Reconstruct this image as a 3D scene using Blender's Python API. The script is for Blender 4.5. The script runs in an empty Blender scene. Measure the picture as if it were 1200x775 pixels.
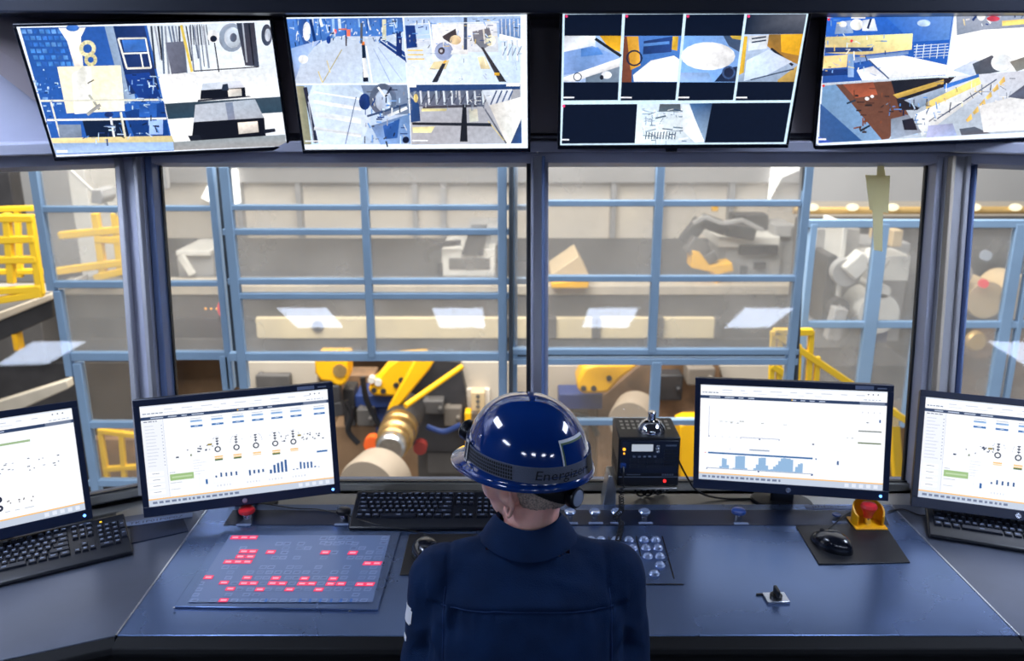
import bpy, math, random
from mathutils import Vector, Matrix, Euler
random.seed(7)
V = Vector; PI = math.pi; R = math.radians
SC = bpy.context.scene; COL = SC.collection
# ------------------------------------------------------------------ camera, world, light, exposure
H = 2.05; PITCH = R(16); FPX = 1000.0
cam = bpy.data.cameras.new('camera'); co = bpy.data.objects.new('camera', cam); COL.objects.link(co)
co.location = (0, 0, H); co.rotation_euler = (PI/2 - PITCH, 0, 0)
cam.sensor_width = 36; cam.lens = 36*FPX/1200; cam.clip_start = .05; cam.clip_end = 200
cam.dof.use_dof = True; cam.dof.focus_distance = 1.95; cam.dof.aperture_fstop = 3.8
SC.camera = co
SC.view_settings.view_transform = 'Standard'; SC.view_settings.look = 'None'
SC.view_settings.exposure = 0.0; SC.view_settings.gamma = 1.0; SC.view_settings.use_curve_mapping = False
wd = bpy.data.worlds.new('world'); SC.world = wd; wd.use_nodes = True
wd.node_tree.nodes['Background'].inputs[0].default_value = (.92, .94, 1, 1)
wd.node_tree.nodes['Background'].inputs[1].default_value = .7
def area(name, loc, target, size, power, color, sy=None):
    l = bpy.data.lights.new(name, 'AREA'); l.energy = power; l.color = color; l.shape = 'RECTANGLE'
    l.size = size; l.size_y = sy or size
    o = bpy.data.objects.new(name, l); COL.objects.link(o); o.location = loc
    o.rotation_euler = (V(target)-V(loc)).to_track_quat('-Z', 'Y').to_euler(); return o
area('hall_lights', (0, 8.5, 6.5), (0, 10, -2), 9, 1200, (1, .95, .87), 5)
area('hall_lights_front', (-2, 5.2, 4.8), (0, 12, -.5), 6, 720, (1, .96, .90), 2)
area('frame_fill_light', (0.2, 3.5, 4.6), (.1, 5.0, .5), 7, 200, (.95, .97, 1), .5)  # added fill light, brightens the frame faces turned to the room
LAMP_STRENGTH = 25.0
SCREEN_GAIN = 1.0

# ------------------------------------------------------------------ photo rays (planes of the place)
def ray(px, py):
    x = (px-600)/FPX; y = (py-387.5)/FPX
    return V((x, math.cos(PITCH)-y*math.sin(PITCH), -(math.sin(PITCH)+y*math.cos(PITCH))))
CAMP = V((0, 0, H))
def at_z(px, py, z): d = ray(px, py); return CAMP + d*((z-H)/d.z)
def at_y(px, py, Y): d = ray(px, py); return CAMP + d*(Y/d.y)
def at_plane(px, py, c, n): d = ray(px, py); return CAMP + d*((c-CAMP).dot(n)/d.dot(n))

# ------------------------------------------------------------------ materials
def s2l(c): return c/12.92 if c <= .04045 else ((c+.055)/1.055)**2.4
def rgb(r, g, b): return (s2l(r/255), s2l(g/255), s2l(b/255), 1)
def mat(name, col, rough=.5, metal=0, noise=0, nscale=8, bump=0, bscale=40, coat=0, emis=None, estr=1, spec=.5, stretch=None, rnoise=0):
    m = bpy.data.materials.new(name); m.use_nodes = True; nt = m.node_tree; b = nt.nodes['Principled BSDF']
    c = rgb(*col); b.inputs['Base Color'].default_value = c
    b.inputs['Roughness'].default_value = rough; b.inputs['Metallic'].default_value = metal
    b.inputs['Coat Weight'].default_value = coat; b.inputs['Coat Roughness'].default_value = .05
    b.inputs['Specular IOR Level'].default_value = spec
    tc = nt.nodes.new('ShaderNodeTexCoord'); mp = nt.nodes.new('ShaderNodeMapping')
    nt.links.new(tc.outputs['Object'], mp.inputs[0])
    if stretch: mp.inputs['Scale'].default_value = stretch
    if noise or rnoise:
        n = nt.nodes.new('ShaderNodeTexNoise'); n.inputs['Scale'].default_value = nscale; n.inputs['Detail'].default_value = 6
        nt.links.new(mp.outputs[0], n.inputs[0])
        if noise:
            r = nt.nodes.new('ShaderNodeValToRGB'); r.color_ramp.elements[0].position = .3; r.color_ramp.elements[1].position = .7
            r.color_ramp.elements[0].color = tuple(v*(1-noise) for v in c[:3])+(1,)
            r.color_ramp.elements[1].color = tuple(min(1, v*(1+noise*.6)) for v in c[:3])+(1,)
            nt.links.new(n.outputs['Fac'], r.inputs[0]); nt.links.new(r.outputs[0], b.inputs['Base Color'])
        if rnoise:
            q = nt.nodes.new('ShaderNodeMapRange'); q.inputs['To Min'].default_value = max(.02, rough-rnoise); q.inputs['To Max'].default_value = rough+rnoise
            nt.links.new(n.outputs['Fac'], q.inputs[0]); nt.links.new(q.outputs[0], b.inputs['Roughness'])
    if bump:
        n2 = nt.nodes.new('ShaderNodeTexNoise'); n2.inputs['Scale'].default_value = bscale; n2.inputs['Detail'].default_value = 4
        nt.links.new(mp.outputs[0], n2.inputs[0])
        bp = nt.nodes.new('ShaderNodeBump'); bp.inputs['Strength'].default_value = bump; bp.inputs['Distance'].default_value = .01
        nt.links.new(n2.outputs['Fac'], bp.inputs['Height']); nt.links.new(bp.outputs[0], b.inputs['Normal'])
    if emis:
        b.inputs['Emission Color'].default_value = rgb(*emis); b.inputs['Emission Strength'].default_value = estr
    return m
M = {}
M['lilac'] = mat('painted_steel_lilac', (190, 193, 212), .38, 0, noise=.15, nscale=3, bump=.05)
M['blueedge'] = mat('window_steel_blue', (116, 138, 186), .35, 0, noise=.1)
M['greystl'] = mat('window_steel_grey', (184, 184, 190), .3, .2, noise=.18, nscale=5, stretch=(1, 1, .3))
M['darkstl'] = mat('dark_gasket', (26, 28, 36), .4)
M['wall'] = mat('room_wall_paint', (70, 76, 98), .7, noise=.06)
M['wallroom'] = mat('room_wall_dark', (52, 58, 74), .8, noise=.06)
M['board'] = mat('taupe_backing_board', (158, 148, 152), .6, noise=.1, nscale=2)
M['ceil'] = mat('ceiling_tile', (90, 94, 105), .85, noise=.05)
M['carpet'] = mat('floor_vinyl', (40, 42, 48), .6, noise=.2)
M['black'] = mat('black_plastic', (14, 17, 26), .32, noise=.1)
M['blackmat'] = mat('black_matte', (10, 12, 18), .6)
M['tray'] = mat('black_cable_tray', (12, 20, 40), .35)
M['bezel'] = mat('monitor_bezel', (22, 34, 62), .30)
M['tvbezel'] = mat('tv_bezel', (10, 16, 32), .2)
M['desk'] = mat('brushed_console_steel', (98, 120, 162), .27, .75, noise=.14, nscale=3, rnoise=.06)
M['deskwing'] = mat('scuffed_wing_steel', (102, 110, 130), .32, .7, noise=.16, nscale=4, rnoise=.08)
M['strip'] = mat('anodised_strip', (22, 34, 60), .38, .3, noise=.1)
M['edge'] = mat('desk_bullnose', (5, 7, 12), .65, noise=.2, spec=.2)
M['silver'] = mat('silver_trim', (190, 196, 208), .25, .9)
M['tag'] = mat('engraved_tag', (112, 126, 158), .5)
M['kb'] = mat('keyboard_plastic', (14, 18, 28), .32, noise=.1)
M['key'] = mat('key_plastic', (26, 31, 44), .36)
M['legend'] = mat('key_legend_grey', (120, 132, 156), .5)
M['lightletter'] = mat('dark_letters', (26, 28, 36), .5)
M['pad'] = mat('mouse_pad_rubber', (12, 15, 24), .45, bump=.05, bscale=600)
M['mouse'] = mat('mouse_plastic', (16, 20, 30), .2, coat=.5)
M['red'] = mat('red_plastic', (214, 40, 50), .3, coat=.3)
M['yellow'] = mat('yellow_plastic', (242, 172, 10), .4)
M['blueknob'] = mat('blue_plastic', (20, 60, 130), .3, coat=.3)
M['clearb'] = mat('clear_button_plastic', (150, 168, 205), .12, .35, coat=1)
M['chrome'] = mat('chrome', (225, 228, 235), .08, 1)
M['alu'] = mat('bracket_aluminium', (170, 170, 168), .32, .85, noise=.08)
M['radio'] = mat('radio_case', (16, 18, 24), .38, noise=.1)
M['radioface'] = mat('radio_face', (14, 24, 46), .28)
M['navy'] = mat('navy_work_shirt', (9, 37, 74), .85, noise=.25, nscale=14, bump=.25, bscale=420, spec=.2)
M['seam'] = mat('shirt_seam_thread', (22, 54, 104), .9)
M['trouser'] = mat('navy_trousers', (20, 30, 56), .85)
M['skin'] = mat('skin', (232, 178, 166), .5, noise=.08, nscale=30, spec=.4)
M['skin'].node_tree.nodes['Principled BSDF'].inputs['Subsurface Weight'].default_value = .25
M['skin'].node_tree.nodes['Principled BSDF'].inputs['Subsurface Radius'].default_value = (.02, .006, .003)
M['hair'] = mat('grey_stubble', (206, 186, 174), .8, noise=.6, nscale=260, bump=.8, bscale=500)
M['helmet'] = mat('helmet_blue_gloss', (5, 46, 116), .12, coat=1, noise=.05)
M['strap'] = mat('strap_grey', (92, 100, 122), .7, bump=.3, bscale=500)
M['strapdark'] = mat('strap_black', (14, 16, 22), .6)
M['sticker'] = mat('reflective_sticker', (226, 232, 240), .4)
M['stickergreen'] = mat('sticker_green_edge', (96, 120, 84), .4)
M['white'] = mat('white_patch', (232, 234, 240), .6)
M['frame'] = mat('frame_blue_paint', (144, 174, 206), .45, noise=.1, nscale=4)
M['frame_d'] = mat('frame_shadow_steel', (70, 78, 88), .4, .4, noise=.2)
M['cream'] = mat('cream_wall_panel', (232, 220, 204), .7, noise=.08, nscale=.8)
M['grayw'] = mat('grey_wall_panel', (168, 166, 166), .7, noise=.12, nscale=.8)
M['conc'] = mat('hall_concrete', (120, 110, 100), .7, noise=.25, nscale=1.5)
M['pit'] = mat('pit_brown_plate', (142, 112, 84), .7, noise=.3, nscale=2.2)
M['dark'] = mat('dark_machine_steel', (60, 58, 60), .5, .3, noise=.35, nscale=4)
M['darkb'] = mat('dark_beam', (92, 88, 86), .55, .1, noise=.25, nscale=3)
M['lip'] = mat('beige_lip', (196, 184, 166), .6, noise=.1)
M['hotcream'] = mat('cream_beam_web', (238, 218, 176), .6, noise=.1, nscale=2)
M['yel'] = mat('machine_yellow', (250, 186, 0), .4, noise=.08, nscale=3)
M['yelrail'] = mat('rail_yellow', (240, 192, 30), .45)
M['mblue'] = mat('machine_blue', (34, 58, 116), .5, noise=.2)
M['brass'] = mat('bronze_roll_ring', (196, 160, 104), .3, .85, noise=.15, nscale=30)
M['steel'] = mat('bright_roll_steel', (196, 196, 196), .25, .9, noise=.15, nscale=20)
M['mgrey'] = mat('machine_grey', (164, 162, 160), .5, noise=.2, nscale=5)
M['mwhite'] = mat('machine_offwhite', (216, 212, 204), .5, noise=.08)
M['beige'] = mat('beige_box', (206, 180, 140), .5)
M['ora'] = mat('orange_guard', (240, 96, 30), .5)
M['redm'] = mat('dull_red_paint', (150, 50, 44), .5)
M['brown'] = mat('rust_brown_machine', (134, 102, 74), .6, noise=.5, nscale=5)
M['gold'] = mat('gold_pipe', (206, 170, 110), .4, .5)
M['cable'] = mat('cable_rubber', (12, 14, 20), .45)
M['colm'] = mat('machine_column_paint', (196, 184, 168), .6, noise=.12, nscale=1.5)
M['drumm'] = mat('drum_paper', (158, 142, 124), .6, noise=.15, nscale=3)
M['tape'] = mat('yellowed_tape', (236, 232, 196), .7)
M['tape'].node_tree.nodes['Principled BSDF'].inputs['Transmission Weight'].default_value = 0
def emat(name, col, s):
    m = bpy.data.materials.new(name); m.use_nodes = True; nt = m.node_tree; b = nt.nodes['Principled BSDF']
    b.inputs['Base Color'].default_value = (.02, .02, .02, 1)
    b.inputs['Emission Color'].default_value = rgb(*col); b.inputs['Emission Strength'].default_value = s; return m
M['lamp'] = emat('lamp_diffuser', (214, 228, 255), LAMP_STRENGTH)
M['flood'] = emat('floodlight_glass', (255, 250, 240), 4)
M['ledblue'] = emat('blue_led', (90, 150, 255), 5)
M['ledred'] = emat('red_led', (255, 40, 40), 2.5)
M['ledora'] = emat('orange_led', (255, 170, 40), 2)
M['ledyel'] = emat('yellow_led', (255, 210, 40), 1.6)
M['lcd'] = emat('radio_lcd', (196, 206, 222), .8)
M['redglow'] = emat('red_beacon_glow', (255, 60, 70), 1.3)
M['bulb'] = emat('small_lamp_bulb', (255, 240, 200), 1.6)
def glass(name, tint=(1, 1, 1, 1), haze=0, col=(210, 210, 210), rough=.02, ior=1.5, scratch=0):
    m = bpy.data.materials.new(name); m.use_nodes = True; nt = m.node_tree; nt.nodes.clear()
    out = nt.nodes.new('ShaderNodeOutputMaterial'); tr = nt.nodes.new('ShaderNodeBsdfTransparent'); tr.inputs[0].default_value = tint
    gl = nt.nodes.new('ShaderNodeBsdfGlossy'); gl.inputs['Roughness'].default_value = rough
    fr = nt.nodes.new('ShaderNodeFresnel'); fr.inputs[0].default_value = ior
    mx = nt.nodes.new('ShaderNodeMixShader'); nt.links.new(fr.outputs[0], mx.inputs[0]); nt.links.new(tr.outputs[0], mx.inputs[1]); nt.links.new(gl.outputs[0], mx.inputs[2])
    last = mx
    if haze:
        df = nt.nodes.new('ShaderNodeBsdfTranslucent'); df.inputs[0].default_value = rgb(*col)
        d2 = nt.nodes.new('ShaderNodeBsdfDiffuse'); d2.inputs[0].default_value = rgb(*col)
        ad = nt.nodes.new('ShaderNodeMixShader'); ad.inputs[0].default_value = .5; nt.links.new(df.outputs[0], ad.inputs[1]); nt.links.new(d2.outputs[0], ad.inputs[2])
        m2 = nt.nodes.new('ShaderNodeMixShader'); nt.links.new(last.outputs[0], m2.inputs[1]); nt.links.new(ad.outputs[0], m2.inputs[2])
        tc = nt.nodes.new('ShaderNodeTexCoord'); n = nt.nodes.new('ShaderNodeTexNoise'); n.inputs['Scale'].default_value = 2.5; n.inputs['Detail'].default_value = 5
        nt.links.new(tc.outputs['Object'], n.inputs[0]); q = nt.nodes.new('ShaderNodeMapRange')
        q.inputs['From Min'].default_value = .3; q.inputs['From Max'].default_value = .7
        q.inputs['To Min'].default_value = haze*.6; q.inputs['To Max'].default_value = haze*1.4
        nt.links.new(n.outputs['Fac'], q.inputs[0]); nt.links.new(q.outputs[0], m2.inputs[0]); last = m2
    nt.links.new(last.outputs[0], out.inputs[0]); return m
def thin_paper(m):
    nt = m.node_tree; b = nt.nodes['Principled BSDF']; out = nt.nodes['Material Output']; t = nt.nodes.new('ShaderNodeBsdfTranslucent'); t.inputs[0].default_value = rgb(250, 244, 206)
    x = nt.nodes.new('ShaderNodeMixShader'); x.inputs[0].default_value = .6; nt.links.new(b.outputs[0], x.inputs[1]); nt.links.new(t.outputs[0], x.inputs[2]); nt.links.new(x.outputs[0], out.inputs[0])
thin_paper(M['tape'])
M['glass'] = glass('window_glass', (.95, .97, .98, 1), ior=1.32)
M['plexi'] = glass('hazy_polycarbonate', (.95, .95, .95, 1), haze=.23, col=(240, 238, 236), rough=.2, ior=1.3)
M['plexilow'] = glass('dusty_polycarbonate', (.97, .96, .95, 1), haze=.10, col=(220, 205, 185), rough=.2, ior=1.3)
def paint_mat(name, noise=0, gain=1.0, nscale=30):
    m = bpy.data.materials.new(name); m.use_nodes = True; nt = m.node_tree; b = nt.nodes['Principled BSDF']
    b.inputs['Base Color'].default_value = (.01, .01, .012, 1); b.inputs['Roughness'].default_value = .35
    a = nt.nodes.new('ShaderNodeAttribute'); a.attribute_name = 'pic'; src = a.outputs['Color']
    if noise:
        tc = nt.nodes.new('ShaderNodeTexCoord'); n = nt.nodes.new('ShaderNodeTexNoise'); n.inputs['Scale'].default_value = nscale
        n.inputs['Detail'].default_value = 8; n.inputs['Roughness'].default_value = .65
        nt.links.new(tc.outputs['Object'], n.inputs[0])
        q = nt.nodes.new('ShaderNodeMapRange'); q.inputs['From Min'].default_value = .3; q.inputs['From Max'].default_value = .7
        q.inputs['To Min'].default_value = 1-noise; q.inputs['To Max'].default_value = 1+noise
        nt.links.new(n.outputs['Fac'], q.inputs[0])
        mu = nt.nodes.new('ShaderNodeVectorMath'); mu.operation = 'SCALE'
        nt.links.new(src, mu.inputs[0]); nt.links.new(q.outputs[0], mu.inputs['Scale']); src = mu.outputs[0]
    nt.links.new(src, b.inputs['Emission Color']); b.inputs['Emission Strength'].default_value = gain
    return m
M['pic_cctv'] = paint_mat('lit_camera_picture', .16, 1.25, 70)
M['pic_desk'] = paint_mat('lit_desktop_picture', 0, 1.08)
M['pic_panel'] = paint_mat('lit_touch_keys', 0, 1.0)

# ------------------------------------------------------------------ mesh helpers
class MB:
    def __init__(s): s.v = []; s.f = []; s.m = []; s.c = []; s.mats = []
    def add(s, vs, fs, mi=0, col=None):
        b = len(s.v); s.v += [V(p) for p in vs]
        for f in fs: s.f.append([b+i for i in f]); s.m.append(mi); s.c.append(col)
    def box(s, lo, hi, T=None, mi=0, taper=None):
        x0, y0, z0 = lo; x1, y1, z1 = hi
        p = [V((x, y, z)) for z in (z0, z1) for y in (y0, y1) for x in (x0, x1)]
        if taper:
            cx, cy = (x0+x1)/2, (y0+y1)/2
            for i in range(4, 8): p[i].x = cx+(p[i].x-cx)*taper; p[i].y = cy+(p[i].y-cy)*taper
        if T: p = [T @ q for q in p]
        s.add(p, [(0, 2, 3, 1), (4, 5, 7, 6), (0, 1, 5, 4), (2, 6, 7, 3), (0, 4, 6, 2), (1, 3, 7, 5)], mi); return s
    def beam(s, a, b, wdir, w, d, mi=0, shift=0):   # bar from a to b, w along wdir, d along the third axis
        a = V(a); b = V(b); ax = (b-a).normalized(); wd_ = V(wdir); wd_ = (wd_-ax*wd_.dot(ax)).normalized(); dd = ax.cross(wd_)
        p = []
        for q in (a, b):
            for i, j in ((-1, -1), (1, -1), (1, 1), (-1, 1)): p.append(q + wd_*(w/2*i) + dd*(d/2*j + shift))
        s.add(p, [(3, 2, 1, 0), (4, 5, 6, 7), (0, 1, 5, 4), (1, 2, 6, 5), (2, 3, 7, 6), (3, 0, 4, 7)], mi); return s
    def tube(s, pts, r, n=8, mi=0, cap=True):
        pts = [V(p) for p in pts]; rs = r if isinstance(r, (list, tuple)) else [r]*len(pts)
        t0 = (pts[1]-pts[0]).normalized(); up = V((0, 0, 1)) if abs(t0.z) < .9 else V((1, 0, 0))
        u = t0.cross(up).normalized(); vs = []; fs = []
        for i, p in enumerate(pts):
            t = ((pts[i+1] if i+1 < len(pts) else p) - (pts[i-1] if i else p)).normalized()
            u = (u - t*u.dot(t)).normalized(); w = t.cross(u)
            for k in range(n):
                a = 2*PI*k/n; vs.append(p + (u*math.cos(a)+w*math.sin(a))*rs[i])
        for i in range(len(pts)-1):
            for k in range(n): fs.append((i*n+k, i*n+(k+1) % n, (i+1)*n+(k+1) % n, (i+1)*n+k))
        if cap: fs.append(tuple(range(n))[::-1]); fs.append(tuple((len(pts)-1)*n+k for k in range(n)))
        s.add(vs, fs, mi); return s
    def lathe(s, prof, n=24, T=None, mi=0):   # prof: (r, z)
        vs = []; fs = []
        for r, z in prof:
            for k in range(n): a = 2*PI*k/n; vs.append(V((r*math.cos(a), r*math.sin(a), z)))
        m = len(prof)
        for i in range(m-1):
            for k in range(n): fs.append((i*n+k, i*n+(k+1) % n, (i+1)*n+(k+1) % n, (i+1)*n+k))
        fs.append(tuple(range(n))[::-1]); fs.append(tuple((m-1)*n+k for k in range(n)))
        if T: vs = [T @ q for q in vs]
        s.add(vs, fs, mi); return s
    def prism(s, poly, ext, mi=0):     # poly of 3-d points, ext vector
        ext = V(ext); n = len(poly); a = [V(p) for p in poly]; b = [p+ext for p in a]
        nm = V((0, 0, 0))
        for i in range(n): nm += a[i].cross(a[(i+1) % n])
        if nm.dot(ext) > 0: a = a[::-1]; b = b[::-1]
        fs = [tuple(range(n)), tuple(range(2*n-1, n-1, -1))]+[((i+1) % n, i, n+i, n+(i+1) % n) for i in range(n)]
        s.add(a+b, fs, mi); return s
    def ball(s, c, r, n=16, m=10, mi=0, T=None):
        r = V((r, r, r)) if isinstance(r, (int, float)) else V(r); vs = []; fs = []
        for i in range(m+1):
            t = PI*i/m
            for k in range(n):
                a = 2*PI*k/n; q = V((math.sin(t)*math.cos(a)*r.x, math.sin(t)*math.sin(a)*r.y, math.cos(t)*r.z))
                vs.append((T @ q if T else q)+V(c))
        for i in range(m):
            for k in range(n): fs.append((i*n+k, (i+1)*n+k, (i+1)*n+(k+1) % n, i*n+(k+1) % n))
        s.add(vs, fs, mi); return s
    def build(s, name, mats, parent=None, bevel=0, smooth=35, segs=2):
        me = bpy.data.meshes.new(name); me.from_pydata([tuple(p) for p in s.v], [], s.f)
        for m in (mats if isinstance(mats, (list, tuple)) else [mats]): me.materials.append(m)
        me.polygons.foreach_set('material_index', s.m)
        if any(c is not None for c in s.c):
            at = me.color_attributes.new('pic', 'FLOAT_COLOR', 'CORNER'); k = 0
            for c, f in zip(s.c, s.f):
                for j in range(len(f)):
                    cc = c if c is not None else (0, 0, 0, 1)
                    if isinstance(cc[0], (tuple, list)): cc = cc[j]
                    at.data[k].color = cc; k += 1
        if smooth:
            me.polygons.foreach_set('use_smooth', [True]*len(me.polygons)); me.set_sharp_from_angle(angle=R(smooth))
        me.update()
        o = bpy.data.objects.new(name, me); COL.objects.link(o)
        if parent: o.parent = parent; o.matrix_parent_inverse = parent.matrix_world.inverted() if False else Matrix.Identity(4)
        if bevel:
            b = o.modifiers.new('bevel', 'BEVEL'); b.width = bevel; b.segments = segs; b.limit_method = 'ANGLE'; b.angle_limit = R(40)
        return o
def tag(o, label=None, cat=None, group=None, kind=None):
    if label: o['label'] = label
    if cat: o['category'] = cat
    if group: o['group'] = group
    if kind: o['kind'] = kind
    return o
def empty(name, label, cat, T=None, group=None):
    o = bpy.data.objects.new(name, None); COL.objects.link(o); o.empty_display_size = .05
    if T is not None: o.matrix_world = T if isinstance(T, Matrix) else Matrix.Translation(V(T))
    return tag(o, label, cat, group)
def struct(name, mb, m, bevel=0, parent=None):
    o = mb.build(name, m, parent, bevel)
    if parent is None: o['kind'] = 'structure'
    return o
def frameT(c, right, up):
    r = V(right).normalized(); u = V(up); u = (u-r*u.dot(r)).normalized(); n = r.cross(u)   # n points to the viewer
    return Matrix(((r.x, u.x, n.x, c[0]), (r.y, u.y, n.y, c[1]), (r.z, u.z, n.z, c[2]), (0, 0, 0, 1)))
def copy_thing(o, T, label):
    c = o.copy(); COL.objects.link(c); c.matrix_world = T; c['label'] = label
    def rec(a, b):
        for ch in [x for x in list(bpy.data.objects) if x.parent == a and x not in seen]:
            d = ch.copy(); seen.add(d); COL.objects.link(d); d.parent = b; rec(ch, d)
    seen = set(); rec(o, c); return c
def text_mesh(txt, size):
    cu = bpy.data.curves.new('t', 'FONT'); cu.body = txt; cu.size = size; cu.align_x = 'CENTER'; cu.align_y = 'CENTER'; cu.resolution_u = 2
    o = bpy.data.objects.new('t', cu); COL.objects.link(o); bpy.context.view_layer.update()
    me = bpy.data.meshes.new_from_object(o.evaluated_get(bpy.context.evaluated_depsgraph_get()))
    vs = [v.co.copy() for v in me.vertices]; fs = [list(p.vertices) for p in me.polygons]
    bpy.data.objects.remove(o); bpy.data.curves.remove(cu); bpy.data.meshes.remove(me); return vs, fs
def text_on(name, txt, size, T, m, parent, sx=1):
    vs, fs = text_mesh(txt, size); mb = MB(); mb.add([T @ V((p.x*sx, p.y, 0)) for p in vs], fs)
    return mb.build(name, m, parent, smooth=0)

# ------------------------------------------------------------------ the room
A = R(14.5); SINA, COSA = math.sin(A), math.cos(A)
ZS = .76; HH = 1.06; SL = HH/COSA
CL0 = V((-1.165, 2.62, ZS)); CR0 = V((1.372, 2.62, ZS))
PHI = R(27); OUT = math.tan(PHI/2)*math.tan(A)*HH
CL1 = V((CL0.x-OUT, CL0.y+math.tan(A)*HH, ZS+HH)); CR1 = V((CR0.x+OUT, CR0.y+math.tan(A)*HH, ZS+HH))
BL = 1.75
EL0 = CL0+V((-math.cos(PHI), -math.sin(PHI), 0))*BL; ER0 = CR0+V((math.cos(PHI), -math.sin(PHI), 0))*BL
nL = V((-math.sin(PHI), math.cos(PHI), 0)); nR = V((math.sin(PHI), math.cos(PHI), 0)); nC = V((0, 1, 0))
LEAN = math.tan(A)*HH
EL1 = EL0+nL*LEAN+V((0, 0, HH)); ER1 = ER0+nR*LEAN+V((0, 0, HH))
XW = 3.6
struct('floor', MB().box((-XW, -5.2, -.1), (XW, 2.62, 0)), M['carpet'])
struct('ceiling', MB().box((-XW-.1, -5.2, 2.75), (XW+.1, 3.1, 2.85)), M['ceil'])
struct('wall_back', MB().box((-XW, -5.3, 0), (XW, -5.2, 2.75)), M['wallroom'])
struct('wall_left', MB().box((-XW-.1, -5.3, 0), (-XW, 1.6, 2.75)), M['wallroom'])
struct('wall_right', MB().box((XW, -5.3, 0), (XW+.1, 1.6, 2.75)), M['wallroom'])
def wallquad(mb, a, b, z0, z1, th, n):
    a = V(a); b = V(b); p = [V((a.x, a.y, z0)), V((b.x, b.y, z0)), V((b.x, b.y, z1)), V((a.x, a.y, z1))]; mb.prism(p, n*th)
for nm, e0, n, s_ in (('wall_front_left', EL0, nL, -1), ('wall_front_right', ER0, nR, 1)):
    mb = MB(); wallquad(mb, e0, (s_*(XW+.1), 1.5, 0), 0, 2.75, .1, V((0, 1, 0))); struct(nm, mb, M['wallroom'])
mb = MB(); wallquad(mb, EL0, CL0, 0, ZS-.02, .1, nL); wallquad(mb, CL0, CR0, 0, ZS-.02, .1, nC); wallquad(mb, CR0, ER0, 0, ZS-.02, .1, nR)
struct('wall_under_windows', mb, M['wall'])
mb = MB(); z1 = ZS+HH
wallquad(mb, EL1, CL1, z1+.03, 2.75, .1, nL); wallquad(mb, CL1, CR1, z1+.03, 2.75, .1, nC); wallquad(mb, CR1, ER1, z1+.03, 2.75, .1, nR)
struct('wall_above_windows', mb, M['lilac'])

# windows: glazing bays in leaning steel frames
def bay(num, b0, b1, t0, t1, n, jl=.03, jr=.03):
    u = (b1-b0).normalized(); up = (n*SINA+V((0, 0, COSA)))
    root = struct('window_%d' % num, MB().prism([b0, b1, t1, t0], n*.008), M['glass'])
    fr = MB(); inn = -n
    fr.beam(t0-up*.005+inn*.02, t1-up*.005+inn*.02, up, .035, .09)
    struct('window_frame', fr, M['lilac'], .003, root)
    sb_ = MB(); sb_.beam(b0+inn*.01, b1+inn*.01, up, .025, .06); struct('glazing_bead', sb_, M['alu'], .003, root)
    g = MB()
    g.beam(b0+up*.015+inn*.008, b1+up*.015+inn*.008, up, .005, .03); g.beam(t0-up*.022+inn*.012, t1-up*.022+inn*.012, up, .004, .03)
    struct('gasket', g, M['darkstl'], 0, root)
    return root
MX = .083
w1 = bay(1, EL0, CL0, EL1, CL1, nL)
m0 = V((MX, 2.62, ZS)); m1 = V((MX, 2.62+LEAN, ZS+HH))
w2 = bay(2, CL0, m0, CL1, m1, nC); w3 = bay(3, m0, CR0, m1, CR1, nC)
w4 = bay(4, CR0, ER0, CR1, ER1, nR)
def post(name, a, b, n, strips):      # layered vertical mullion: (offset along u, width, proud, material)
    u = V((1, 0, 0)) if abs(n.x) < .01 else V((n.y, -n.x, 0)); root = None
    for i, (off, w, d, m) in enumerate(strips):
        mb = MB(); o_ = u*off; mb.beam(a+o_-n*(d/2-.01), b+o_-n*(d/2-.01), u, w, d)
        q = struct(name if i == 0 else 'mullion_strip', mb, M[m], .003, root); root = root or q
    return root
post('trim_centre_mullion', m0, m1, nC, [(0, .040, .10, 'greystl'), (-.028, .014, .06, 'darkstl'), (-.018, .008, .12, 'lilac'), (.018, .010, .12, 'blueedge'), (.030, .012, .07, 'lilac')])
post('trim_left_corner_mullion', CL0, CL1, nC, [(0, .06, .10, 'lilac'), (-.052, .026, .07, 'darkstl'), (-.034, .018, .13, 'greystl'), (.022, .014, .13, 'greystl'), (.044, .022, .08, 'blueedge'), (.058, .006, .02, 'darkstl')])
post('trim_right_corner_mullion', CR0, CR1, nC, [(0, .06, .10, 'greystl'), (-.056, .008, .02, 'darkstl'), (-.042, .022, .08, 'lilac'), (-.022, .012, .13, 'lip'), (.034, .014, .115, 'greystl'), (.050, .020, .08, 'lilac'), (.067, .008, .1, 'blueedge')])
# header ledge and sill ledge
mb = MB()
for a, b, n in ((EL1, CL1, nL), (CL1, CR1, nC), (CR1, ER1, nR)): mb.beam(a-n*.06+V((0, 0, .045)), b-n*.06+V((0, 0, .045)), (0, 0, 1), .035, .14)
struct('trim_header', mb, M['lilac'], .004)
mb = MB()
for a, b, n in ((EL0, CL0, nL), (CL0, CR0, nC), (CR0, ER0, nR)):
    mb.beam(a-n*.04-V((0, 0, .035)), b-n*.04-V((0, 0, .035)), (0, 0, 1), .02, .08); mb.beam(a-n*.09-V((0, 0, .050)), b-n*.09-V((0, 0, .050)), (0, 0, 1), .014, .05)
struct('trim_sill', mb, M['alu'], .004)
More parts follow.
